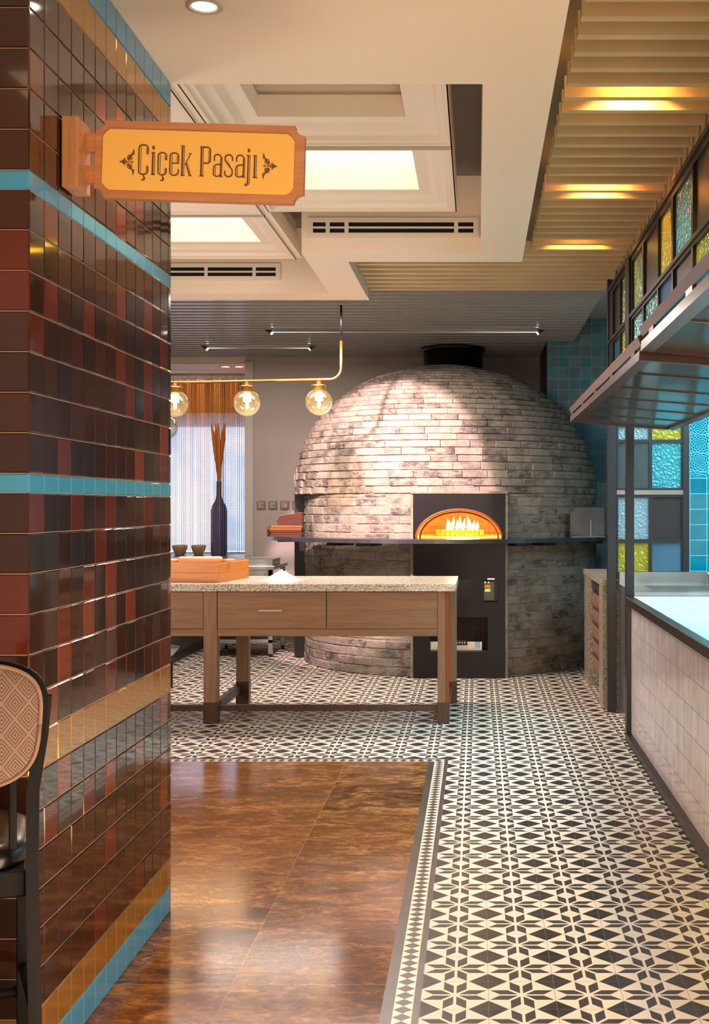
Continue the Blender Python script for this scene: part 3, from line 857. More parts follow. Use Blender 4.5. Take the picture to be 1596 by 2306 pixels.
for px in (1092, 1100): MB().box(XX(px-1, PY), XX(px+1, PY), PY+.012, PY+.015, ZZ(1313, PY), ZZ(1310.5, PY)).build('indicator_light', emit('green_led', (200, 255, 60), 4), td)
MB().box(XX(1097, PY), XX(1113.5, PY), PY-.004, PY, ZZ(1305.5, PY), ZZ(1302, PY)).build('name_plate', plain('silver_plate', (200, 200, 205), .3, .5), OV)

# chamber (loft of arches), hearth, arch rim
M_fireb = NT('fire_brick'); n_ = M_fireb.noise(M_fireb.co(), 12, 4); M_fireb.base(M_fireb.ramp(n_, [(.3, (206, 164, 112)), (.7, (238, 206, 156))])); M_fireb.rough(.9); M_fireb = M_fireb.mat
ch = MB(); vs = []; fs = []
secs = [(PY+.02, aw, ah), (PY+.3, aw, ah), (PY+.33, .62, .36), (10.8, .82, .46), (11.6, .84, .46), (12.1, .6, .36), (12.3, .2, .15)]
NA = 28
for y_, w_, h_ in secs:
    for i in range(NA+1):
        a = PI*i/NA; vs.append((acx+w_*math.cos(a), y_, SILL-.003+h_*math.sin(a)))
for s_ in range(len(secs)-1):
    for i in range(NA): o_ = s_*(NA+1)+i; fs.append((o_, o_+1, o_+NA+2, o_+NA+1))
fs.append(tuple((len(secs)-1)*(NA+1)+i for i in range(NA+1)))
ch.add(vs, fs, 0, 0, True); ch.build('chamber', M_fireb, OV, recalc=False)
b = MB(); b.box(acx-.36, acx+.36, PY+.002, PY+.32, SILL-.03, SILL-.004); b.box(acx-.85, acx+.85, PY+.33, 12.4, SILL-.03, SILL-.004); b.build('hearth', M_fireb, OV)
b = MB()
b.tube([(acx+(aw+.002)*math.cos(PI*i/40), PY-.006, SILL+(ah+.002)*math.sin(PI*i/40)) for i in range(41)], .008, 8); b.build('arch_rim', M_copper, OV)
b = MB()
b.tube([(acx+(aw-.03)*math.cos(PI*i/40), PY+.05, SILL+(ah-.02)*math.sin(PI*i/40)) for i in range(41)], .007, 8); b.build('inner_rim', M_copper, OV)
# fire guard
g = MB()
gy = 10.35
for k in range(15):
    x_ = acx-.30+k*.043; g.box(x_-.0015, x_+.0015, gy, gy+.003, SILL, SILL+.095)
for z_ in (.05, .095): g.box(acx-.31, acx+.31, gy, gy+.003, SILL+z_-.0015, SILL+z_+.0015)
g.build('fire_guard', M_copper, OV)
fb = MB(); fb.box(XX(980, 10.9), XX(1090, 10.9), 10.88, 11.05, SILL, SILL+.055); bu = fb.build('burner', plain('burner_brick', (200, 120, 50), .8, noise=.3, nscale=60), OV)
t = NT('flame'); t.base((0, 0, 0)); x_ = t.xyz(); fz_ = t.m('DIVIDE', t.m('SUBTRACT', x_[2], 0.0), .16)
t.link(t.ramp(fz_, [(0, (255, 236, 150)), (.55, (255, 226, 130)), (.85, (255, 170, 50)), (1, (255, 120, 20))]), t.b.inputs['Emission Color'])
t.b.inputs['Emission Strength'].default_value = 9
M_flame = t.mat
fh = [(1007, 1168), (1013, 1172), (1020, 1164), (1028, 1171), (1037, 1161), (1045, 1167), (1053, 1160), (1059, 1169), (1067, 1171), (1073, 1174)]
for i, (px, py_) in enumerate(fh):
    y_ = 10.95+.03*((i*7) % 3-1)
    x_, zt = XX(px, y_), ZZ(py_, y_)
    hgt = zt-(SILL+.055)
    pr = [(.003, 0), (.016, .12*hgt), (.018, .28*hgt), (.013, .55*hgt), (.006, .8*hgt), (.0005, hgt)]
    m_ = MB()
    n2 = 12; vs = []; fs = []
    for j, (r, z_) in enumerate(pr):
        off = .008*math.sin(i*2.1+z_*30)
        for k in range(n2): a = 2*PI*k/n2; vs.append((x_+off+r*math.cos(a), y_+r*math.sin(a), SILL+.055+z_))
    for j in range(len(pr)-1):
        for k in range(n2): kk = (k+1) % n2; fs.append((j*n2+k, j*n2+kk, (j+1)*n2+kk, (j+1)*n2+k))
    m_.add(vs, fs, 0, 0, True)
    fo = thing('flame_part', None, None) if False else m_.build('flame', M_flame, OV)
    # local origin at flame foot so the colour follows its height
    for v in fo.data.vertices: v.co.z -= SILL+.055
    fo.location.z = SILL+.055
# shelf
M_shelf = plain('dark_stone_shelf', (52, 52, 58), .22, .1, noise=.1, nscale=12)
out = []; inn = []
for i in range(61):
    a = -1.62+(1.62+1.12)*i/60; out.append((OX+1.70*math.sin(a), OY-1.70*math.cos(a)))
for i in range(61):
    a = 1.12-(1.62+1.12)*i/60; r_ = 1.41
    inn.append((OX+r_*math.sin(a), OY-r_*math.cos(a)))
# extension to the right wall
ext = [(1.27, out[-1][1]), (1.27, 11.2), (OX+1.41*math.sin(1.42), OY-1.41*math.cos(1.42))]
inn2 = [(OX+1.41*math.sin(a_), OY-1.41*math.cos(a_)) for a_ in [1.4-.03*k for k in range(10)]]
b = MB(); b.prism(out+ext+inn2+inn, [], 1.148, 1.183, 'XY')
# landing in front of the mouth
b.box(PX0-.1, PX1+.1, PY-.12, PY-.004, 1.150, 1.181)
b.build('shelf', M_shelf, OV)
for a in (-1.42, -.62, -.42, .45, .62, 1.1):
    Mx = Matrix.Translation((OX, OY, 0)) @ Matrix.Rotation(a, 4, 'Z')
    b = MB(); b.box(-.07, .07, -1.60, -1.40, 1.120, 1.147, M=Mx); b.build('shelf_bracket', M_black, OV)
b = MB(); yy = 11.38; b.box(XX(664, yy), XX(686, yy), yy-.03, yy+.03, 0, ZD-.002); b.build('support_post', M_black, OV)
# flue
FYc = 12.0
b = MB(); b.lathe([(.30, 2.55), (.30, 3.04), (.28, 3.04), (.28, 2.6)], (XX(1020, FYc), FYc, 0), 48); fl = b.build('flue', plain('black_flue', (24, 22, 24), .3, .3), OV)
b = MB(); b.lathe([(.33, 3.028), (.33, 3.058), (.26, 3.058)], (XX(1020, FYc), FYc, 0), 48); b.build('flue_collar', M_black, fl)

# things on the oven shelf
M_redw = wood('red_brown_wood', (46, 19, 10), (80, 35, 18), 0, .35)
M_redl = wood('orange_brown_wood', (92, 52, 26), (128, 80, 44), 0, .35)
sx, sy = -1.735, 10.68
lbs = ['reddish serving board at the bottom of the stack on the oven shelf', 'second board from the bottom of the stack on the oven shelf', 'middle wooden board of the stack on the oven shelf',
       'lighter wooden board second from the top of the shelf stack', 'light wooden board at the top of the stack, under the tilted tray']
for k in range(5):
    m_ = MB(); pts = []
    z_ = 1.1835+k*.0205
    hw_, hd_ = .155, .085
    outl = [(-hw_, -hd_*.5), (-hw_*.8, -hd_), (hw_, -hd_), (hw_, hd_), (-hw_*.8, hd_), (-hw_, hd_*.5)]
    dx, dy = (random.uniform(-.006, .006), random.uniform(-.005, .005))
    m_.prism([(sx+dx+a, sy+dy+b_) for a, b_ in outl], [], z_, z_+.019, 'XY')
    th = thing('serving_board', lbs[k], 'serving board', (sx, sy, z_), 'serving boards stacked on the oven shelf')
    m_.build('board', M_redl if k > 2 else M_redw, th)
    hm = MB(); hm.box(sx-hw_-.02, sx-hw_+.002, sy-.014, sy+.014, z_+.003, z_+.015, c=.003); hm.build('handle', M_redw, th)
th = thing('wooden_tray', 'dark red wooden tray lying tilted on top of the stacked boards', 'tray', (sx+.07, sy, 1.29))
Mx = Matrix.Translation((sx-.06, sy, 1.288))
b = MB(); b.prism([(0, 0), (.215, 0), (.215, .108), (.01, .075), (-.015, .03)], [], -.07, .07, 'XZ', M=Mx); b.build('body', M_redw, th)
b = MB(); b.prism([(.005, .076), (.215, .109), (.215, .115), (.005, .082)], [], -.075, .075, 'XZ', M=Mx); b.build('rim', M_redl, th)

th = thing('steel_holder', 'brushed steel tool holder box at the right end of the oven shelf', 'holder', (1.0, 10.5, 1.184))
b = MB()
xL, xR, yF = XX(1288, 10.38), XX(1362, 10.38), 10.38
zB, zT = 1.1845, ZZ(1143, 10.38)
b.prism([(xL, zB), (xR, zB), (xR, zT), (xL+.03, zT), (xL, zT-.035)], [], yF, yF+.004)
b.build('front_plate', M_steeld, th)
MB().box(xL-.018, xL, yF, yF+.06, zB, zT-.04).build('side_plate', M_steeld, th); MB().box(xR-.004, xR, yF, yF+.06, zB, zT).build('side_plate', M_steeld, th)
b = MB(); b.box(xL+.16, xL+.168, yF-.006, yF-.0005, zB, zB+.15); b.box(xL, xR, yF-.012, yF, zB, zB+.006); b.build('rib', M_steel, th)

# ------------------------------------------------------------------ wall switches
lb = ['grey wall switch nearest the curtain', 'second grey wall switch from the curtain', 'grey wall switch with a glowing red light', 'grey wall switch half hidden by the black oven post']
first = None
for k, px in enumerate((588, 614.5, 641, 668)):
    x_ = XX(px, 12.86); z_ = ZZ(1138, 12.86)
    if first is None:
        th = thing('wall_switch', lb[k], 'switch', (x_, 12.86, z_), 'wall switches in a row')
        MB().box(-.048, .048, -.012, -.001, -.048, .048, c=.006).build('plate', plain('grey_plastic', (120, 112, 104), .4), th, local=True)
        MB().box(-.034, .034, -.020, -.012, -.034, .034, c=.006).build('rocker', plain('light_grey_plastic', (146, 140, 132), .35), th, local=True)
        MB().box(.008, .022, -.0215, -.02, -.006, .006).build('indicator', M_black, th, local=True)
        first = th
    else:
        c_ = copy_tree(first); c_.location = (x_, 12.86, z_); c_['label'] = lb[k]
        if k == 2:
            for ch_ in c_.children:
                if ch_.name.startswith('indicator'):
                    ch_.data = ch_.data.copy(); ch_.data.materials[0] = emit('red_pilot', (255, 40, 30), 5)

# ------------------------------------------------------------------ ceiling spots over the oven, added glowing strips imitate their reflection on the slats
for (x0, x1, y_, lb_) in ((XX(608, 10.75), XX(1214, 10.75), 10.75, 'pair of slat spots above the oven with a glowing strip as their reflection'),
                          (XX(463, 11.85), XX(700, 11.85), 11.85, 'slat spots nearer the curtain with a short glowing strip as their reflection')):
    th = thing('slat_spots', lb_, 'ceiling light', ((x0+x1)/2, y_, 3.06))
    MB().box(x0, x1, y_, y_+.014, 3.046, 3.063).build('strip_backing', M_steel, th)
    t = NT('slat_reflection_glow'); t.base((60, 58, 56)); t.metal(.0)
    tc = t.xyz(); f_ = t.m('DIVIDE', t.m('ABSOLUTE', tc[0]), (x1-x0)/2)
    st_ = t.m('MULTIPLY_ADD', t.m('POWER', f_, 3.0), 4.0, .22); t.b.inputs['Emission Color'].default_value = (1, .93, .88, 1); t.link(st_, t.b.inputs['Emission Strength'])  # glow rises towards the spots, imitating their reflection along glossy slats
    MB().box(x0+.01, x1-.01, y_+.002, y_+.012, 3.0445, 3.0459).build('reflection_strip', t.mat, th)
    for sx_ in (x0, x1):
        d_ = -1 if sx_ == x0 else 1
        m_ = MB(); m_.prism([(sx_-d_*.005, 3.028), (sx_+d_*.05, 3.063), (sx_-d_*.02, 3.063)], [], y_-.012, y_+.03, 'XZ'); h_ = m_.build('lamp_head', M_black, th)
        m_ = MB(); m_.prism([(sx_-d_*.012, 3.022), (sx_-d_*.004, 3.025), (sx_-d_*.022, 3.046), (sx_-d_*.03, 3.044)], [], y_-.008, y_+.02, 'XZ'); m_.build('lamp', emit('lamp_glow', (255, 240, 235), 8), h_)

# ------------------------------------------------------------------ pendant with globes
PYc = 9.34
pd = thing('globe_pendant', 'brass pipe pendant with a row of clear glass globes by the oven', 'pendant light', (XX(768, PYc), PYc, 3.06))
zt = ZZ(857, PYc)
MB().tube([(-1.08, PYc, 3.05), (-1.08, PYc, ZZ(770, PYc))], .009).build('black_rod', M_black, pd)
pts = [(-1.08, PYc, ZZ(768, PYc)), (-1.08, PYc, zt+.10)]
for k in range(1, 9):
    a = PI/2*k/8; pts.append((-1.08-.09*(1-math.cos(a)), PYc, zt+.10-.09*math.sin(a)))
pts += [(-1.6, PYc, zt+.0), (-2.2, PYc, zt-.012), (-3.0, PYc, zt-.02)]
MB().tube(pts, .0115, 12).build('pipe', M_brass, pd)
t = NT('seeded_glass'); nn = t.n
gl = nn.new('ShaderNodeBsdfGlossy'); gl.inputs['Roughness'].default_value = .06
tr = nn.new('ShaderNodeBsdfTransparent'); tr.inputs[0].default_value = (*lin((252, 246, 226)), 1)
tl_ = nn.new('ShaderNodeBsdfTranslucent'); tl_.inputs[0].default_value = (*lin((255, 240, 200)), 1)
m0 = nn.new('ShaderNodeMixShader'); m0.inputs[0].default_value = .16; t.link(tr.outputs[0], m0.inputs[1]); t.link(tl_.outputs[0], m0.inputs[2])
fr_ = nn.new('ShaderNodeLayerWeight'); fr_.inputs[0].default_value = .25
mx = nn.new('ShaderNodeMixShader'); t.link(fr_.outputs['Facing'], mx.inputs[0]); t.link(m0.outputs[0], mx.inputs[1]); t.link(gl.outputs[0], mx.inputs[2]); t.link(mx.outputs[0], t.out.inputs[0])
M_globe = t.mat
M_bulb = emit('frosted_bulb', (255, 222, 150), 7)
def globe(px, zc_, par, y_=PYc):
    x_ = XX(px, y_); zc = zc_
    g = MB(); g.lathe([(.04, .099), (.07, .079)]+[(.1055*math.cos(a), .1055*math.sin(a)) for a in [PI*.2-PI*.7*k/22 for k in range(23)]]+[(.0005, -.1055)], (x_, y_, zc), 32)
    return g.build('glass_globe', M_globe, par), x_, zc
for k, px in enumerate((718, 556, 394)):
    zc = ZZ(905+2*k, PYc); g, x_, z_ = globe(px, zc, pd)
    MB().lathe([(.046, .085), (.052, .088), (.052, .12), (.058, .122), (.058, .134), (.02, .136), (.016, .165)], (x_, PYc, zc), 32).build('socket_cap', M_brass, pd)
    MB().lathe([(.001, .078), (.030, .077), (.031, .01), (.012, .004), (.014, -.03), (.006, -.045), (.0005, -.046)], (x_, PYc, zc), 24).build('bulb', M_bulb, pd)
# second, further pendant, mostly hidden by the pillar
pd2 = thing('globe_pendant', 'second globe pendant, only the edge of one globe showing past the pillar', 'pendant light', (-2.7, 10.3, 3.06))
g, x_, z_ = globe(372, ZZ(963, 10.3), pd2, 10.3)
MB().lathe([(.046, .085), (.052, .088), (.052, .12), (.02, .136), (.016, .165)], (x_, 10.3, z_), 24).build('socket_cap', M_brass, pd2)
MB().tube([(x_, 10.3, z_+.16), (x_, 10.3, 3.05)], .009).build('rod', M_brass, pd2)

# ------------------------------------------------------------------ worktable
TB_ = thing('worktable', 'long grey-brown oak worktable with a thick speckled stone top', 'table', (-1.4, 8.3, 0))
M_oak = wood('grey_oak', (118, 86, 60), (152, 116, 84), 0, .5)
M_oakv = wood('grey_oak_leg', (114, 84, 60), (148, 114, 84), 2, .5)
M_foot = wood('dark_stained_oak', (50, 30, 21), (82, 50, 34), 2, .4)
t = NT('speckled_stone_top'); granite(t, (190, 180, 162), (104, 94, 82), (226, 220, 206)); M_top = t.mat; t.rough(.22)
y0, y1 = 7.91, 8.80
b = MB(); b.box(-3.0, XX(1027, y0), y0-.015, y1, .888, .938, c=.003); b.build('stone_top', M_top, TB_)
px2 = lambda p_: XX(p_, y0)
def part(nm, x0, x1, ya, yb, z0, z1, mat, par=TB_, c_=.003):
    return MB().box(x0, x1, ya, yb, z0, z1, c=c_).build(nm, mat, par)
zr0, zr1 = ZZ(1433, y0), ZZ(1417, y0)
for (p0, p1) in ((458, 488), (985, 1003)):
    xa, xb = px2(p0), px2(p1)
    leg = part('leg', xa, xb, y0, y0+.09, .14, .887, M_oakv); part('foot_sleeve', xa-.003, xb+(.003 if p1 < 900 else .024), y0-.003, y0+.093, 0, .14, M_foot, leg)
part('edge_strip', px2(1003.2), px2(1010.5), y0+.002, y0+.09, .14, .887, M_copper)
for (xa, xb) in ((XX(532, 8.72), XX(560, 8.72)), (-.24, XX(1028, 8.72))):
    leg = part('leg', xa, xb, 8.71, 8.79, .16, .887, M_oakv); part('foot_sleeve', xa-.002, xb+.002, 8.708, 8.792, 0, .16, M_foot, leg)
part('leg', -2.95, -2.86, y0, y0+.09, 0, .887, M_oakv); part('leg', -2.95, -2.86, 8.71, 8.79, 0, .887, M_oakv)
part('rail', px2(488), px2(985), y0+.005, y0+.05, zr0, zr1, M_oak); part('rail', -2.86, px2(458), y0+.005, y0+.05, zr0, zr1, M_oak)
dr = part('drawer', px2(488)+.003, px2(734)-.001, y0+.006, y0+.03, zr1+.002, .884, M_oak)
part('handle', px2(583), px2(635), y0-.012, y0-.006, ZZ(1376.5, y0), ZZ(1373.5, y0), plain('pale_handle', (226, 214, 196), .3, .4), dr, .001)
part('front_panel', px2(735.5), px2(985)-.001, y0+.006, y0+.03, zr1+.002, .884, M_oak)
part('drawer', -2.86, px2(458)-.003, y0+.006, y0+.03, zr1+.002, .884, M_oak)
part('body', -2.9, -.26, y0+.032, 8.7, zr1+.01, .886, M_oak)
part('stretcher', px2(488), px2(985), y0+.025, y0+.065, ZZ(1603, y0), ZZ(1590, y0), M_foot); part('stretcher', -2.86, px2(458), y0+.025, y0+.065, ZZ(1603, y0), ZZ(1590, y0), M_foot)
part('stretcher', -1.79, -1.74, y0+.09, 8.71, .085, .14, M_foot); part('stretcher', -.235, -.19, y0+.09, 8.71, .085, .14, M_foot)

# dough boxes, rolling pin, flour
M_pine = wood('orange_pine', (190, 108, 36), (218, 142, 64), 0, .4)
def dough_box(z0, lb_, fl):
    th = thing('dough_box', lb_, 'wooden box', (XX(492, 8.04), 8.04, z0), 'pine dough boxes on the worktable', rz=math.radians(-9.5))
    L, D, h_, t_ = .72, .58, .064, .018
    for nm, bx in (('front_board', (-L, 0, 0, t_)), ('back_board', (-L, 0, D-t_, D)), ('side_board', (-t_, 0, t_, D-t_)), ('side_board', (-L, -L+t_, t_, D-t_))):
        MB().box(bx[0], bx[1], bx[2], bx[3], 0, h_, c=.002).build(nm, M_pine, th, local=True)
    MB().box(-L+t_, -t_, t_, D-t_, fl, fl+.008).build('base_board', M_pine, th, local=True)
    return th
dough_box(.9385, 'lower of the two stacked orange pine dough boxes on the worktable', .0)
dough_box(1.0030, 'upper pine dough box, holding the rolling pin', .035)
rp = thing('rolling_pin', 'wooden rolling pin lying in the upper pine box', 'rolling pin', (-1.93, 8.22, 1.0465+.0318))
M_pin = wood('pale_beech', (206, 160, 116), (228, 188, 146), 0, .45)
MB().lathe([(.001, -.15), (.028, -.148), (.031, -.13), (.031, .13), (.028, .148), (.001, .15)], n=28, M=Matrix.Rotation(PI/2, 4, 'Y')).build('roller', M_pin, rp, local=True)
for s_ in (-1, 1):
    MB().lathe([(.001, .151), (.011, .151), (.014, .2), (.010, .235), (.001, .24)], n=16, M=Matrix.Rotation(s_*PI/2, 4, 'Y')).build('handle', M_pin, rp, local=True)
rp.rotation_euler = (0, 0, math.radians(6))
fl = MB(); vs = []; fs = []; N = 60
fx, fy = XX(637, 8.35), 8.32
import mathutils
for j in range(N+1):
    for i in range(N+1):
        u_, v_ = i/N*2-1, j/N*2-1; r_ = math.hypot(u_, v_)
        n_ = mathutils.noise.noise(Vector((u_*3, v_*3, 1)))*.25+mathutils.noise.noise(Vector((u_*9, v_*9, 4)))*.12
        h_ = max(0, .064*max(0, 1-r_*1.45+n_*.35)**1.0 + .010*max(0, 1.0-r_+n_*1.2))
        h_ *= 1+.25*mathutils.noise.noise(Vector((u_*14, v_*14, 7)))
        vs.append((fx+u_*.165+ .02*v_, fy+v_*.2, .9375+h_))
for j in range(N):
    for i in range(N): o_ = j*(N+1)+i; fs.append((o_, o_+1, o_+N+2, o_+N+1))
fs = [q_ for q_ in fs if max(vs[i][2] for i in q_) > .9385]
fl.add(vs, fs, 0, 0, True)
tag(fl.build('flour_pile', plain('flour', (206, 202, 192), .9)), 'heap of white flour spilled on the stone worktable', 'flour', kind='stuff')

# ------------------------------------------------------------------ back left: steel bench, trays, undercounter units, bowl
bn = thing('steel_bench', 'stainless steel bench against the grey wall behind the worktable', 'bench', (-2.25, 11.8, 0))
part('top', -2.62, -1.955, 11.35, 12.15, .845, .88, M_steel, bn)
part('apron', -2.60, -1.975, 11.37, 11.39, .77, .845, M_steel, bn, 0)
part('low_shelf', -2.60, -1.975, 11.37, 12.13, .135, .17, M_steel, bn)
part('cupboard', -2.58, -2.0, 11.42, 12.1, .172, .40, M_black, bn)
for xa in (-2.60, -2.02):
    for ya in (11.37, 12.08):
        lg = part('leg', xa, xa+.045, ya, ya+.045, .03, .845, M_steel, bn); part('foot', xa+.008, xa+.036, ya+.008, ya+.036, 0, .03, M_black, lg)
for k, (z_, lb_) in enumerate(((.8805, 'lower steel gastronorm pan on the bench behind the dough boxes'), (.922, 'upper steel pan lid stacked on the bench pan'))):
    th = thing('steel_pan', lb_, 'pan', (-2.12, 11.7, z_), 'steel pans on the bench')
    m_ = MB(); m_.prism(rect(-2.30, -1.99, 11.45, 11.9), [rect(-2.285, -2.005, 11.465, 11.885)] if k == 0 else [], z_, z_+(.04 if k == 0 else .018), 'XY')
    if k == 0: m_.box(-2.29, -2.0, 11.46, 11.89, z_, z_+.003)
    m_.build('body', M_steel, th)
    m_ = MB(); m_.prism(rect(-2.315, -1.975, 11.435, 11.915), [rect(-2.29, -2.0, 11.46, 11.89)], z_+(.04 if k == 0 else .018), z_+(.0415 if k == 0 else .021), 'XY'); m_.build('rim', M_steel, th)
uc = thing('undercounter_fridge', 'row of dark steel undercounter fridges left of the worktable', 'fridge', (-3.1, 10.6, 0))
part('body', -3.4, -2.79, 9.2, 12.7, .10, .86, M_steeld, uc)
part('plinth', -3.38, -2.82, 9.2, 12.7, 0, .10, M_black, uc)
part('worktop', -3.42, -2.77, 9.18, 12.72, .86, .90, M_steel, uc)
for k in range(5):
    d_ = part('door', -2.79, -2.772, 9.22+k*.69, 9.22+k*.69+.66, .12, .84, M_steeld, uc); part('handle', -2.772, -2.762, 9.30+k*.69, 9.80+k*.69, .74, .78, M_black, d_)
st = thing('low_stand', 'small dark stand under the steel bowl beside the pillar', 'stand', (-2.55, 9.4, 0))
part('top', -2.66, -2.44, 9.3, 9.5, .22, .24, M_black, st)
for xa in (-2.65, -2.47):
    for ya in (9.31, 9.47): part('leg', xa, xa+.02, ya, ya+.02, 0, .22, M_black, st, 0)
bo = MB(); bo.lathe([(.001, .002), (.06, .002), (.12, .03), (.165, .085), (.17, .095), (.162, .09), (.115, .036), (.055, .01), (.001, .01)], (-2.55, 9.4, .2385), 40)
tag(bo.build('mixing_bowl', M_steel), 'shallow steel bowl on a low stand just past the pillar', 'bowl')
# paper tray on the window counter
th = thing('steel_pan', 'pale shallow tray on the counter under the chain curtain', 'pan', (-2.65, 12.6, .9))
th['group'] = 'steel pans on the bench'
MB().box(XX(520, 12.3), XX(560, 12.3), 12.1, 12.45, .905, .945, c=.004).build('body', M_steel, th)
wc = thing('window_counter', 'grey counter running under the chain curtain', 'counter', (-3.2, 13.4, 0))
part('top', -4.5, -2.45, 13.05, 14.6, .84, .875, M_steeld, wc); part('base', -4.5, -2.5, 13.1, 14.5, 0, .84, M_dark, wc)
for k, (px, r_, lb_) in enumerate(((405, .09, 'round pale bowl beneath the curtain, nearest the pillar'), (447, .085, 'round pale bowl beneath the curtain, nearer the vase'))):
    m_ = MB(); m_.lathe([(.001, 0), (r_*.6, 0), (r_, .09), (r_*1.02, .12), (r_*.95, .118), (r_*.5, .02), (.001, .02)], (XX(px, 13.95), 13.95, .876), 28)
    tag(m_.build('bowl', plain('pale_ceramic', (206, 186, 170), .3)), lb_, 'bowl', 'bowls on the window counter')

# ------------------------------------------------------------------ chain curtain, sheer, vase
t = NT('gold_chain_mesh'); x = t.xyz()
u = t.m('MULTIPLY', x[0], 1/.016); v = t.m('MULTIPLY', x[2], 1/.018)
su = t.m('ABSOLUTE', t.m('SUBTRACT', t.m('FRACT', u), .5)); sv = t.m('ABSOLUTE', t.m('SUBTRACT', t.m('FRACT', v), .5))
lnk = t.m('MAXIMUM', t.m('LESS_THAN', su, .12), t.m('MULTIPLY', t.m('LESS_THAN', su, .3), t.m('LESS_THAN', sv, .16)))
lo = t.m('GREATER_THAN', x[2], 2.33)
lnk = t.m('MAXIMUM', lnk, t.m('MULTIPLY', lo, t.m('LESS_THAN', sv, .30)))
topb = t.m('GREATER_THAN', x[2], 2.86); lnk = t.m('MAXIMUM', lnk, topb)
t.base((186, 130, 70)); t.metal(.4); t.rough(.35)
tr = t.n.new('ShaderNodeBsdfTransparent'); mx = t.n.new('ShaderNodeMixShader')
t.link(lnk, mx.inputs[0]); t.link(tr.outputs[0], mx.inputs[1]); t.link(t.b.outputs[0], mx.inputs[2]); t.link(mx.outputs[0], t.out.inputs[0])
M_chain = t.mat
def curtain(x0, x1, y_, z0, z1, amp, per, mat, name, par, n=160, nz=6):
    vs = []; fs = []
    for j in range(nz+1):
        for i in range(n+1):
            xx = x0+(x1-x0)*i/n; vs.append((xx, y_+amp*math.sin(2*PI*xx/per)+amp*.4*math.sin(2*PI*xx/per*2.3+1), z0+(z1-z0)*j/nz))
    for j in range(nz):
        for i in range(n): o_ = j*(n+1)+i; fs.append((o_, o_+1, o_+n+2, o_+n+1))
    m_ = MB(); m_.add(vs, fs, 0, 0, True); return m_.build(name, mat, par, recalc=False)
cc_ = thing('chain_curtain', 'gold metal chain curtain hanging in front of the bay window', 'curtain', (-3.2, 13.6, .9))
curtain(-4.3, -2.46, 13.62, .89, 2.925, .05, .21, M_chain, 'chain_mesh', cc_)
MB().tube([(-4.4, 13.62, 2.975), (-2.41, 13.62, 2.975)], .012).build('rail', M_brass, cc_)
hk = MB()
for k in range(22): hk.tube([(-4.3+.0875*k, 13.62, 2.965), (-4.3+.0875*k, 13.62, 2.92)], .003, 6)
hk.build('hook', M_brass, cc_)
t = NT('sheer_white'); nn = t.n
tl_ = nn.new('ShaderNodeBsdfTranslucent'); tl_.inputs[0].default_value = (.85, .9, 1, 1); tr = nn.new('ShaderNodeBsdfTransparent'); df = nn.new('ShaderNodeBsdfDiffuse')
m1 = nn.new('ShaderNodeMixShader'); m1.inputs[0].default_value = .35; t.link(tl_.outputs[0], m1.inputs[1]); t.link(df.outputs[0], m1.inputs[2])
m2 = nn.new('ShaderNodeMixShader'); m2.inputs[0].default_value = .3; t.link(m1.outputs[0], m2.inputs[1]); t.link(tr.outputs[0], m2.inputs[2]); t.link(m2.outputs[0], t.out.inputs[0])
sh = thing('sheer_curtain', 'white sheer curtain in folds over the bay window', 'curtain', (-3.3, 14.75, .8))
curtain(-4.8, -2.5, 14.75, .9, 2.62, .04, .17, t.mat, 'cloth', sh, 200)
vx, vy = XX(493, 14.1), 14.1
va = thing('glass_vase', 'tall blue bottle vase behind the chain curtain', 'vase', (vx, vy, .876))
MB().lathe([(.001, 0), (.09, 0), (.098, .02), (.098, .52), (.085, .58), (.05, .64), (.032, .70), (.030, .86), (.036, .87), (.028, .87), (.024, .70), (.001, .69)], (vx, vy, .876), 36).build('bottle', glassmat('blue_glass_vase', (14, 120, 170), 0, .3), va)
br_ = thing('dried_branches', 'orange dried stems standing in the blue bottle vase', 'dried stems', (vx, vy, 1.7))
for k in range(7):
    a = k*2.4; m_ = MB()
    pts = [(vx+.008*math.cos(a), vy+.008*math.sin(a), 1.60)]+[(vx+(.01+.10*s_**1.5*(.5+k*.08))*math.cos(a), vy+.06*s_*math.sin(a), 1.7+s_*.75) for s_ in (.1, .3, .5, .7, .85, 1.0)]
    m_.tube(pts, .008, 8, radii=[.006, .008, .014, .022, .024, .018, .004]); m_.build('stem', plain('dried_orange_plume', (176, 104, 44), .8) if k == 0 else bpy.data.materials['dried_orange_plume'], br_)
for k, (px, lb_) in enumerate(((508, 'small round downlight in the bay ceiling, further left'), (538, 'small round downlight in the bay ceiling by the wall edge'))):
    th = thing('recessed_downlight', lb_, 'downlight', (XX(px, 13.2), 13.2, 3.02), 'bay ceiling downlights')
    MB().lathe([(.07, 0), (.07, -.006), (.05, -.006), (.048, -.002)], (XX(px, 13.2), 13.2, 3.0195), 28).build('trim_ring', M_white, th)
    MB().lathe([(.047, -.003), (.0005, -.0035)], (XX(px, 13.2), 13.2, 3.0195), 24).build('lamp', emit('warm_lamp', (255, 210, 150), 6), th)

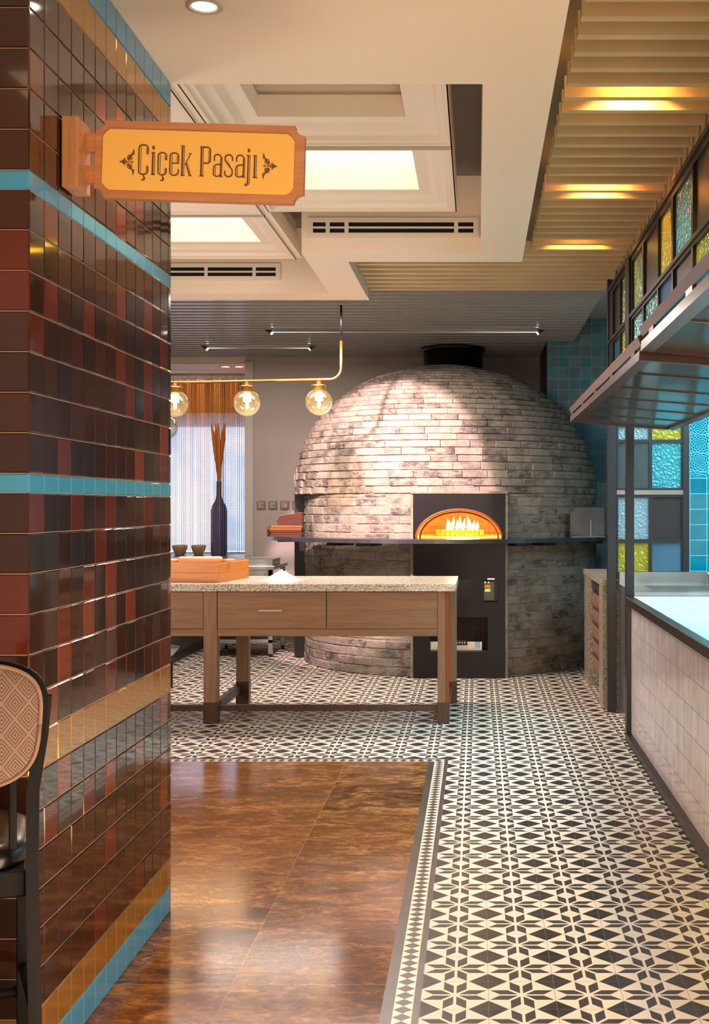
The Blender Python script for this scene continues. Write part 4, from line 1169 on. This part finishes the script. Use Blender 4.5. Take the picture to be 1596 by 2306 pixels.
# ------------------------------------------------------------------ hanging wooden sign
SG = thing('hanging_sign', 'wooden bracket sign with a yellow panel reading Çiçek Pasajı on the tiled pillar', 'sign', (-1.102, 3.2, 2.4))
M_signw = wood('sign_wood', (164, 100, 56), (194, 132, 82), 0, .4)
M_yel = plain('yellow_sign_panel', (238, 184, 84), .5)
M_ink = plain('brown_ink', (84, 52, 30), .6)
MB().box(0.0, .042, -.075, .03, -.09, .098, c=.002).build('wall_plate', wood('sign_plate_wood', (168, 108, 66), (194, 140, 92), 2, .4), SG, local=True)
R = Matrix.Translation((.042, 0, 0)) @ Matrix.Rotation(math.radians(1.75), 4, 'Y')
S_ = 3.2/F   # metres per photo pixel at the sign's distance
def sp(px, py_): # pixel offset inside the sign board: origin at arm root
    return ((px-171)*S_, (357-py_)*S_)
def notch(x0, x1, y0, y1, r, n=6):
    pts = []
    for cx_, cy_, a0 in ((x0, y0, PI/2), (x1, y0, PI), (x1, y1, PI*1.5), (x0, y1, 0)):
        arc = [(cx_+r*math.cos(a0-PI/2*k/n), cy_+r*math.sin(a0-PI/2*k/n)) for k in range(n+1)]
        pts += arc
    return pts
bx0, bx1 = sp(193, 0)[0], sp(662, 0)[0]; bz0, bz1 = sp(0, 442)[1], sp(0, 268)[1]
b = MB(); b.prism(notch(bx0, bx1, bz0, bz1, 22*S_), [], -.014, .014, 'XZ', M=R); b.build('board', M_signw, SG, local=True)
for (a_, b_) in ((298, 338), (369, 409)):
    z1_, z0_ = sp(0, a_)[1], sp(0, b_)[1]
    MB().box(-.001, bx0+.012, -.012, .012, z0_, z1_, M=R).build('arm', M_signw, SG, local=True)
x0, x1 = sp(211, 0)[0], sp(640, 0)[0]; z0_, z1_ = sp(0, 424)[1], sp(0, 288)[1]
b = MB(); cch = 16*S_
b.prism([(x0+cch, z0_), (x1-cch, z0_), (x1-cch*.5, z0_+cch*.35), (x1, z0_+cch), (x1, z1_-cch), (x1-cch*.5, z1_-cch*.35), (x1-cch, z1_), (x0+cch, z1_), (x0+cch*.5, z1_-cch*.35), (x0, z1_-cch), (x0, z0_+cch), (x0+cch*.5, z0_+cch*.35)], [], -.0175, -.0145, 'XZ', M=R)
b.build('yellow_panel', M_yel, SG, local=True)
# lettering: drawn strokes (units are pixels of the photo)
L = MB()
def stroke(pts, w_, ox, oy, y_=-.0190):
    pts = [Vector((ox+a, oy+b_)) for a, b_ in pts]; n = len(pts); l_ = []; r_ = []
    for i, p_ in enumerate(pts):
        d_ = (pts[min(i+1, n-1)]-pts[max(i-1, 0)]).normalized(); nn_ = Vector((-d_.y, d_.x))
        ww = w_[i] if isinstance(w_, list) else w_
        l_.append(p_+nn_*ww/2); r_.append(p_-nn_*ww/2)
    vs = []
    for a_, b_ in zip(l_, r_):
        for q_ in (a_, b_):
            vs.append((q_.x*S_, y_, q_.y*S_)); vs.append((q_.x*S_, -.0174, q_.y*S_))
    fs = []
    for i in range(n-1):
        o_ = i*4; fs += [(o_, o_+2, o_+6, o_+4), (o_, o_+4, o_+5, o_+1), (o_+2, o_+3, o_+7, o_+6)]
    fs += [(0, 1, 3, 2), ((n-1)*4, (n-1)*4+2, (n-1)*4+3, (n-1)*4+1)]
    L.add(vs, fs, 0, 0, False, R)
def stem(ox, oy, x_, y0_, y1_):
    stroke([(x_, y0_), (x_, y1_)], 3.4, ox, oy); stroke([(x_+4.2, y0_), (x_+4.2, y1_)], 1.1, ox, oy)
    for yy in (y0_, y1_): stroke([(x_-1.7, yy+(.6 if yy == y0_ else -.6)), (x_+4.7, yy+(.6 if yy == y0_ else -.6))], 1.2, ox, oy)
def arc(cx_, cy_, rx, ry, a0, a1, n=10): return [(cx_+rx*math.cos(math.radians(a0+(a1-a0)*k/n)), cy_+ry*math.sin(math.radians(a0+(a1-a0)*k/n))) for k in range(n+1)]
def cedil(ox, oy, x_):
    stroke([(x_, 0), (x_+1, -4)]+arc(x_, -8.5, 4, 4.5, 80, -90, 8)+[(x_-4, -12)], 1.8, ox, oy)
    stroke(arc(x_, -8.5, 2, 3.2, 60, -90, 6), 1.6, ox, oy)
def ccurve(ox, oy, w_, h_, gap):
    stroke([(w_-1.5, h_-gap), (w_-1.5, h_-7)]+arc(w_/2, h_-7, w_/2-1.5, 7, 0, 180, 10)+[(1.5, 7)]+arc(w_/2, 7, w_/2-1.5, 7, 180, 360, 10)+[(w_-1.5, gap*.9)], 2.6, ox, oy)
    stroke([(6.2, h_-5), (6.2, 5)], 1.1, ox, oy); stroke([(w_-4.6, h_-gap), (w_-4.6, h_-6)], 1.0, ox, oy); stroke([(w_-4.6, gap*.9), (w_-4.6, 6)], 1.0, ox, oy)
    stroke([(w_-5, h_-gap), (w_-.6, h_-gap)], 1.0, ox, oy); stroke([(w_-5, gap*.9), (w_-.6, gap*.9)], 1.0, ox, oy)
def serif(ox, oy, xa, xb, y_): stroke([(xa, y_), (xb, y_)], 1.1, ox, oy)
def dotb(ox, oy, x_, y_): 
    stroke([(x_, y_), (x_, y_+7)], 3, ox, oy); stroke([(x_+3.4, y_), (x_+3.4, y_+7)], 1, ox, oy); stroke([(x_, y_+.5), (x_+3.8, y_+.5)], 1, ox, oy); stroke([(x_, y_+6.5), (x_+3.8, y_+6.5)], 1, ox, oy)
def LX(zx): return (120+zx/2.85)-171   # from the measuring crop
BL = 357-388.0+.0   # baseline, board frame
def letter(ch_, zx0, zx1):
    ox = LX(zx0); w_ = (zx1-zx0)/2.85; oy = BL
    if ch_ == 'Ç': ccurve(ox, oy, w_, 66, 20); cedil(ox, oy, w_/2)
    elif ch_ == 'ç': ccurve(ox, oy, w_, 50, 16); cedil(ox, oy, w_/2)
    elif ch_ in 'iı':
        stem(ox, oy, 3.2, 0, 50); serif(ox, oy, 0, w_, 0); serif(ox, oy, -.5, 3, 49.4)
        if ch_ == 'i': dotb(ox, oy, 3.2, 57)
    elif ch_ == 'e':
        stroke([(w_-1.5, 14), (w_-1.5, 7)]+arc(w_/2, 7, w_/2-1.5, 7, 360, 180, 10)+[(1.5, 43)]+arc(w_/2, 43, w_/2-1.5, 7, 180, 0, 10)+[(w_-1.5, 27), (6, 27)], 2.6, ox, oy)
        stroke([(6.2, 45), (6.2, 5)], 1.1, ox, oy); stroke([(w_-4.6, 44), (w_-4.6, 28)], 1, ox, oy)
    elif ch_ == 'k':
        stem(ox, oy, 2.5, 0, 67); serif(ox, oy, -.5, 9, 0); serif(ox, oy, -1, 3, 66.4)
        stroke([(9, 24), (w_-3, 49)], 1.5, ox, oy); serif(ox, oy, w_-7, w_, 49.4)
        stroke([(11, 27), (w_-4, 0)], 2.6, ox, oy); stroke([(14, 29), (w_-.8, 0)], 1.1, ox, oy); serif(ox, oy, w_-7, w_+1, 0)
    elif ch_ == 'P':
        stem(ox, oy, 3, 0, 66); serif(ox, oy, -1, 10, 0); serif(ox, oy, -1, 12, 65.4)
        stroke([(7, 65)]+[(w_/2, 65)]+arc(w_-9, 58, 7.5, 7, 80, 0, 6)+[(w_-1.5, 38)]+arc(w_-9, 36, 7.5, 7, 0, -90, 6)+[(8, 29)], 2.6, ox, oy)
        stroke([(w_-4.6, 60), (w_-4.6, 33)], 1, ox, oy)
    elif ch_ == 'a':
        stroke([(3, 35), (3, 43)]+arc(w_/2, 43, w_/2-3, 6.5, 180, 0, 8)+[(w_-3.5, 0)], 2.6, ox, oy)
        stroke([(w_-.4, 44), (w_-.4, 0)], 1, ox, oy); serif(ox, oy, w_-5, w_+2, 0)
        stroke([(w_-4, 28), (w_/2, 27)]+arc(w_/2, 19, w_/2-2, 8, 100, 180, 5)+[(2, 8)]+arc(w_/2-1, 7, w_/2-2, 6.5, 180, 340, 8), 2.4, ox, oy)
        stroke([(6, 22), (6, 4)], 1, ox, oy)
    elif ch_ == 's':
        stroke([(w_-2, 36), (w_-2, 43)]+arc(w_/2, 43, w_/2-2, 6.5, 0, 180, 8)+[(2, 36), (w_-2, 16)]+[(w_-2, 7)]+arc(w_/2, 7, w_/2-2, 6.5, 360, 180, 8)+[(2, 14)], 2.8, ox, oy)
        stroke([(6, 38), (w_-5, 21)], 1, ox, oy)
    elif ch_ == 'j':
        stroke([(w_-6, 50), (w_-6, -8)]+arc(w_-12, -9, 6, 7, 0, -100, 6), 2.8, ox, oy); stroke([(w_-2, 50), (w_-2, -8)]+arc(w_-11, -9, 9, 10, 0, -90, 6), 1.1, ox, oy)
        serif(ox, oy, w_-10, w_-1.5, 49.4); dotb(ox, oy, w_-6, 57)
for ch_, a_, b_ in (('Ç', 488, 555), ('i', 572, 598), ('ç', 612, 673), ('e', 687, 750), ('k', 762, 830), ('P', 882, 952), ('a', 965, 1025), ('s', 1037, 1095), ('a', 1107, 1170), ('j', 1172, 1207), ('ı', 1222, 1252)):
    letter(ch_, a_, b_)
L.build('lettering', M_ink, SG, local=True)
L = MB()
def orn(cx_, cy_, d_):
    o = lambda pts: [(d_*a_, b_) for a_, b_ in pts]
    for s_ in (1, -1):
        m_ = lambda pts: o([(a_, s_*b_) for a_, b_ in pts])
        stroke(m_(arc(-3, 9, 5, 6, -60, 250, 14)+[(-3.5, 6)]), 1.6, cx_, cy_); stroke(m_(arc(-3, 9, 2, 2.5, 0, 360, 8)), 1.4, cx_, cy_)
        stroke(m_([(-8, 5), (-1, 13), (4, 20), (5.5, 30)]), [1, 2.4, 2.6, .5], cx_, cy_); stroke(m_([(2, 16), (7, 17), (6, 26)]), 1.1, cx_, cy_)
        stroke(m_([(-14, 1), (-17, 5), (-13, 8)]), 1.3, cx_, cy_); stroke(m_([(-9, 0), (-12, 4), (-20, 2)]), 1.3, cx_, cy_)
    stroke(o([(-26, 0), (-20, 0), (-14, 0)]), [.4, 4.2, .8], cx_, cy_); stroke(o([(-13, 0), (-2, 0)]), 1.3, cx_, cy_); stroke(o([(-1, 0), (2.5, 0), (6, 0)]), [.5, 3, .5], cx_, cy_)
orn(LX(443), BL+27, 1); orn(LX(1303), BL+27, -1)
L.build('ornament', M_ink, SG, local=True)

# ------------------------------------------------------------------ bar chair (left foreground)
BC = thing('bar_chair', 'black bar chair with a diamond patterned upholstered back beside the pillar', 'chair', (-1.115, 2.42, 0), rz=math.radians(20))
t = NT('diamond_weave'); x = t.xyz()
uu = t.m('DIVIDE', x[0], .052); vv = t.m('DIVIDE', x[2], .066)
d1 = t.m('ADD', t.m('ABSOLUTE', t.m('SUBTRACT', t.m('FRACT', uu), .5)), t.m('ABSOLUTE', t.m('SUBTRACT', t.m('FRACT', vv), .5)))
d2 = t.m('ABSOLUTE', t.m('SUBTRACT', d1, .5))
ln_ = t.m('GREATER_THAN', t.m('SINE', t.m('MULTIPLY', d2, 50.0)), .1)
th_ = t.noise(t.co(), 500, 2)
t.base(t.mix(t.m('MULTIPLY', ln_, .85), (84, 66, 57), (132, 106, 90))); t.rough(.85); t.bump(th_, .3, .002)
M_weave = t.mat
M_blkw = wood('black_stained_wood', (8, 7, 7), (17, 15, 14), 2, .5)
M_blkw.node_tree.nodes['Principled BSDF'].inputs['Specular IOR Level'].default_value = .12
def sup(hw_, hh_, n_=40, e=3.4):
    return [(hw_*math.copysign(abs(math.cos(a))**(2/e), math.cos(a)), hh_*math.copysign(abs(math.sin(a))**(2/e), math.sin(a))) for a in [2*PI*k/n_ for k in range(n_)]]
def cushion(name, hw_, hh_, cz, y0_, y1_, mat, bul, taper=.05, n_=48, tilt=0):
    rings = []
    for (s_, yy) in ((.0, y0_-bul), (.5, y0_-bul*.8), (.85, y0_-bul*.35), (.96, y0_), (1, y0_+.008), (1, y1_-.004), (.95, y1_), (0.0, y1_)):
        rings.append([(a*s_*(1+taper*b_/hh_), yy, cz+b_*s_) for a, b_ in sup(hw_, hh_, n_)])
    vs = [p_ for r_ in rings for p_ in r_]; fs = []
    for j in range(len(rings)-1):
        for i in range(n_): k = (i+1) % n_; fs.append((j*n_+i, j*n_+k, (j+1)*n_+k, (j+1)*n_+i))
    m_ = MB(); m_.add(vs, fs, 0, 0, True); return m_.build(name, mat, BC, local=True)
cushion('backrest', .205, .132, 1.008, -.03, .0, M_weave, .018)
pp = [(a*(1+.05*b_/.132), -.027, 1.008+b_) for a, b_ in sup(.204, .131, 60)]
MB().tube(pp+[pp[0]], .0045, 8).build('piping', plain('tan_piping', (130, 102, 86), .8), BC, local=True)
b = MB(); b.prism([(a*1.05*(1+.05*b_/.132)+.004, 1.008+b_*1.04) for a, b_ in sup(.204, .131, 48)], [], .001, .02, 'XZ'); b.build('back_frame', M_blkw, BC, local=True)
for s_ in (-1, 1):
    b = MB(); prof_ = [(.215, .003, 1.06), (.208, .012, .98), (.190, .012, .86), (.188, .006, .70), (.196, -.02, .3), (.204, -.06, 0.0)]
    vs = []; 
    for (xx, yy, z_) in prof_:
        for a_, b_ in ((-.013, 0), (.013, 0), (.013, .035), (-.013, .035)): vs.append((s_*xx+a_, yy+b_, z_))
    fs = [(j*4+i, j*4+(i+1) % 4, (j+1)*4+(i+1) % 4, (j+1)*4+i) for j in range(len(prof_)-1) for i in range(4)]+[(0, 1, 2, 3), (20, 21, 22, 23)]
    b.add(vs, fs); b.build('leg', M_blkw, BC, local=True)
    b = MB(); b.box(s_*.165-.016, s_*.165+.016, .36, .395, 0, .62, c=.003); b.build('leg', M_blkw, BC, local=True)
    MB().box(s_*.15-.008, s_*.15+.008, .012, .03, .74, .90, c=.003).build('back_slat', M_blkw, BC, local=True)
    MB().tube([(s_*.195, .01, .39), (s_*.165, .37, .36)], .012, 10).build('footrest', M_blkw, BC, local=True)
MB().tube([(-.165, .378, .30), (.165, .378, .30)], .013, 10).build('footrest', M_blkw, BC, local=True)
MB().box(-.178, .178, .035, .40, .63, .69, c=.006).build('seat_frame', M_blkw, BC, local=True)
vs = []; rr = []
for (s_, z_) in ((1.0, .692), (1.03, .71), (1.0, .73), (.9, .742), (.6, .75), (0.0, .752)):
    rr.append([(a*s_, .215+b_*s_, z_) for a, b_ in sup(.178, .185, 48, 4)])
vs = [p_ for r_ in rr for p_ in r_]
fs = [(j*48+i, j*48+(i+1) % 48, (j+1)*48+(i+1) % 48, (j+1)*48+i) for j in range(5) for i in range(48)]
m_ = MB(); m_.add(vs, fs, 0, 0, True); m_.build('seat', plain('black_leather', (14, 12, 12), .28, noise=.1, nscale=60), BC, local=True)
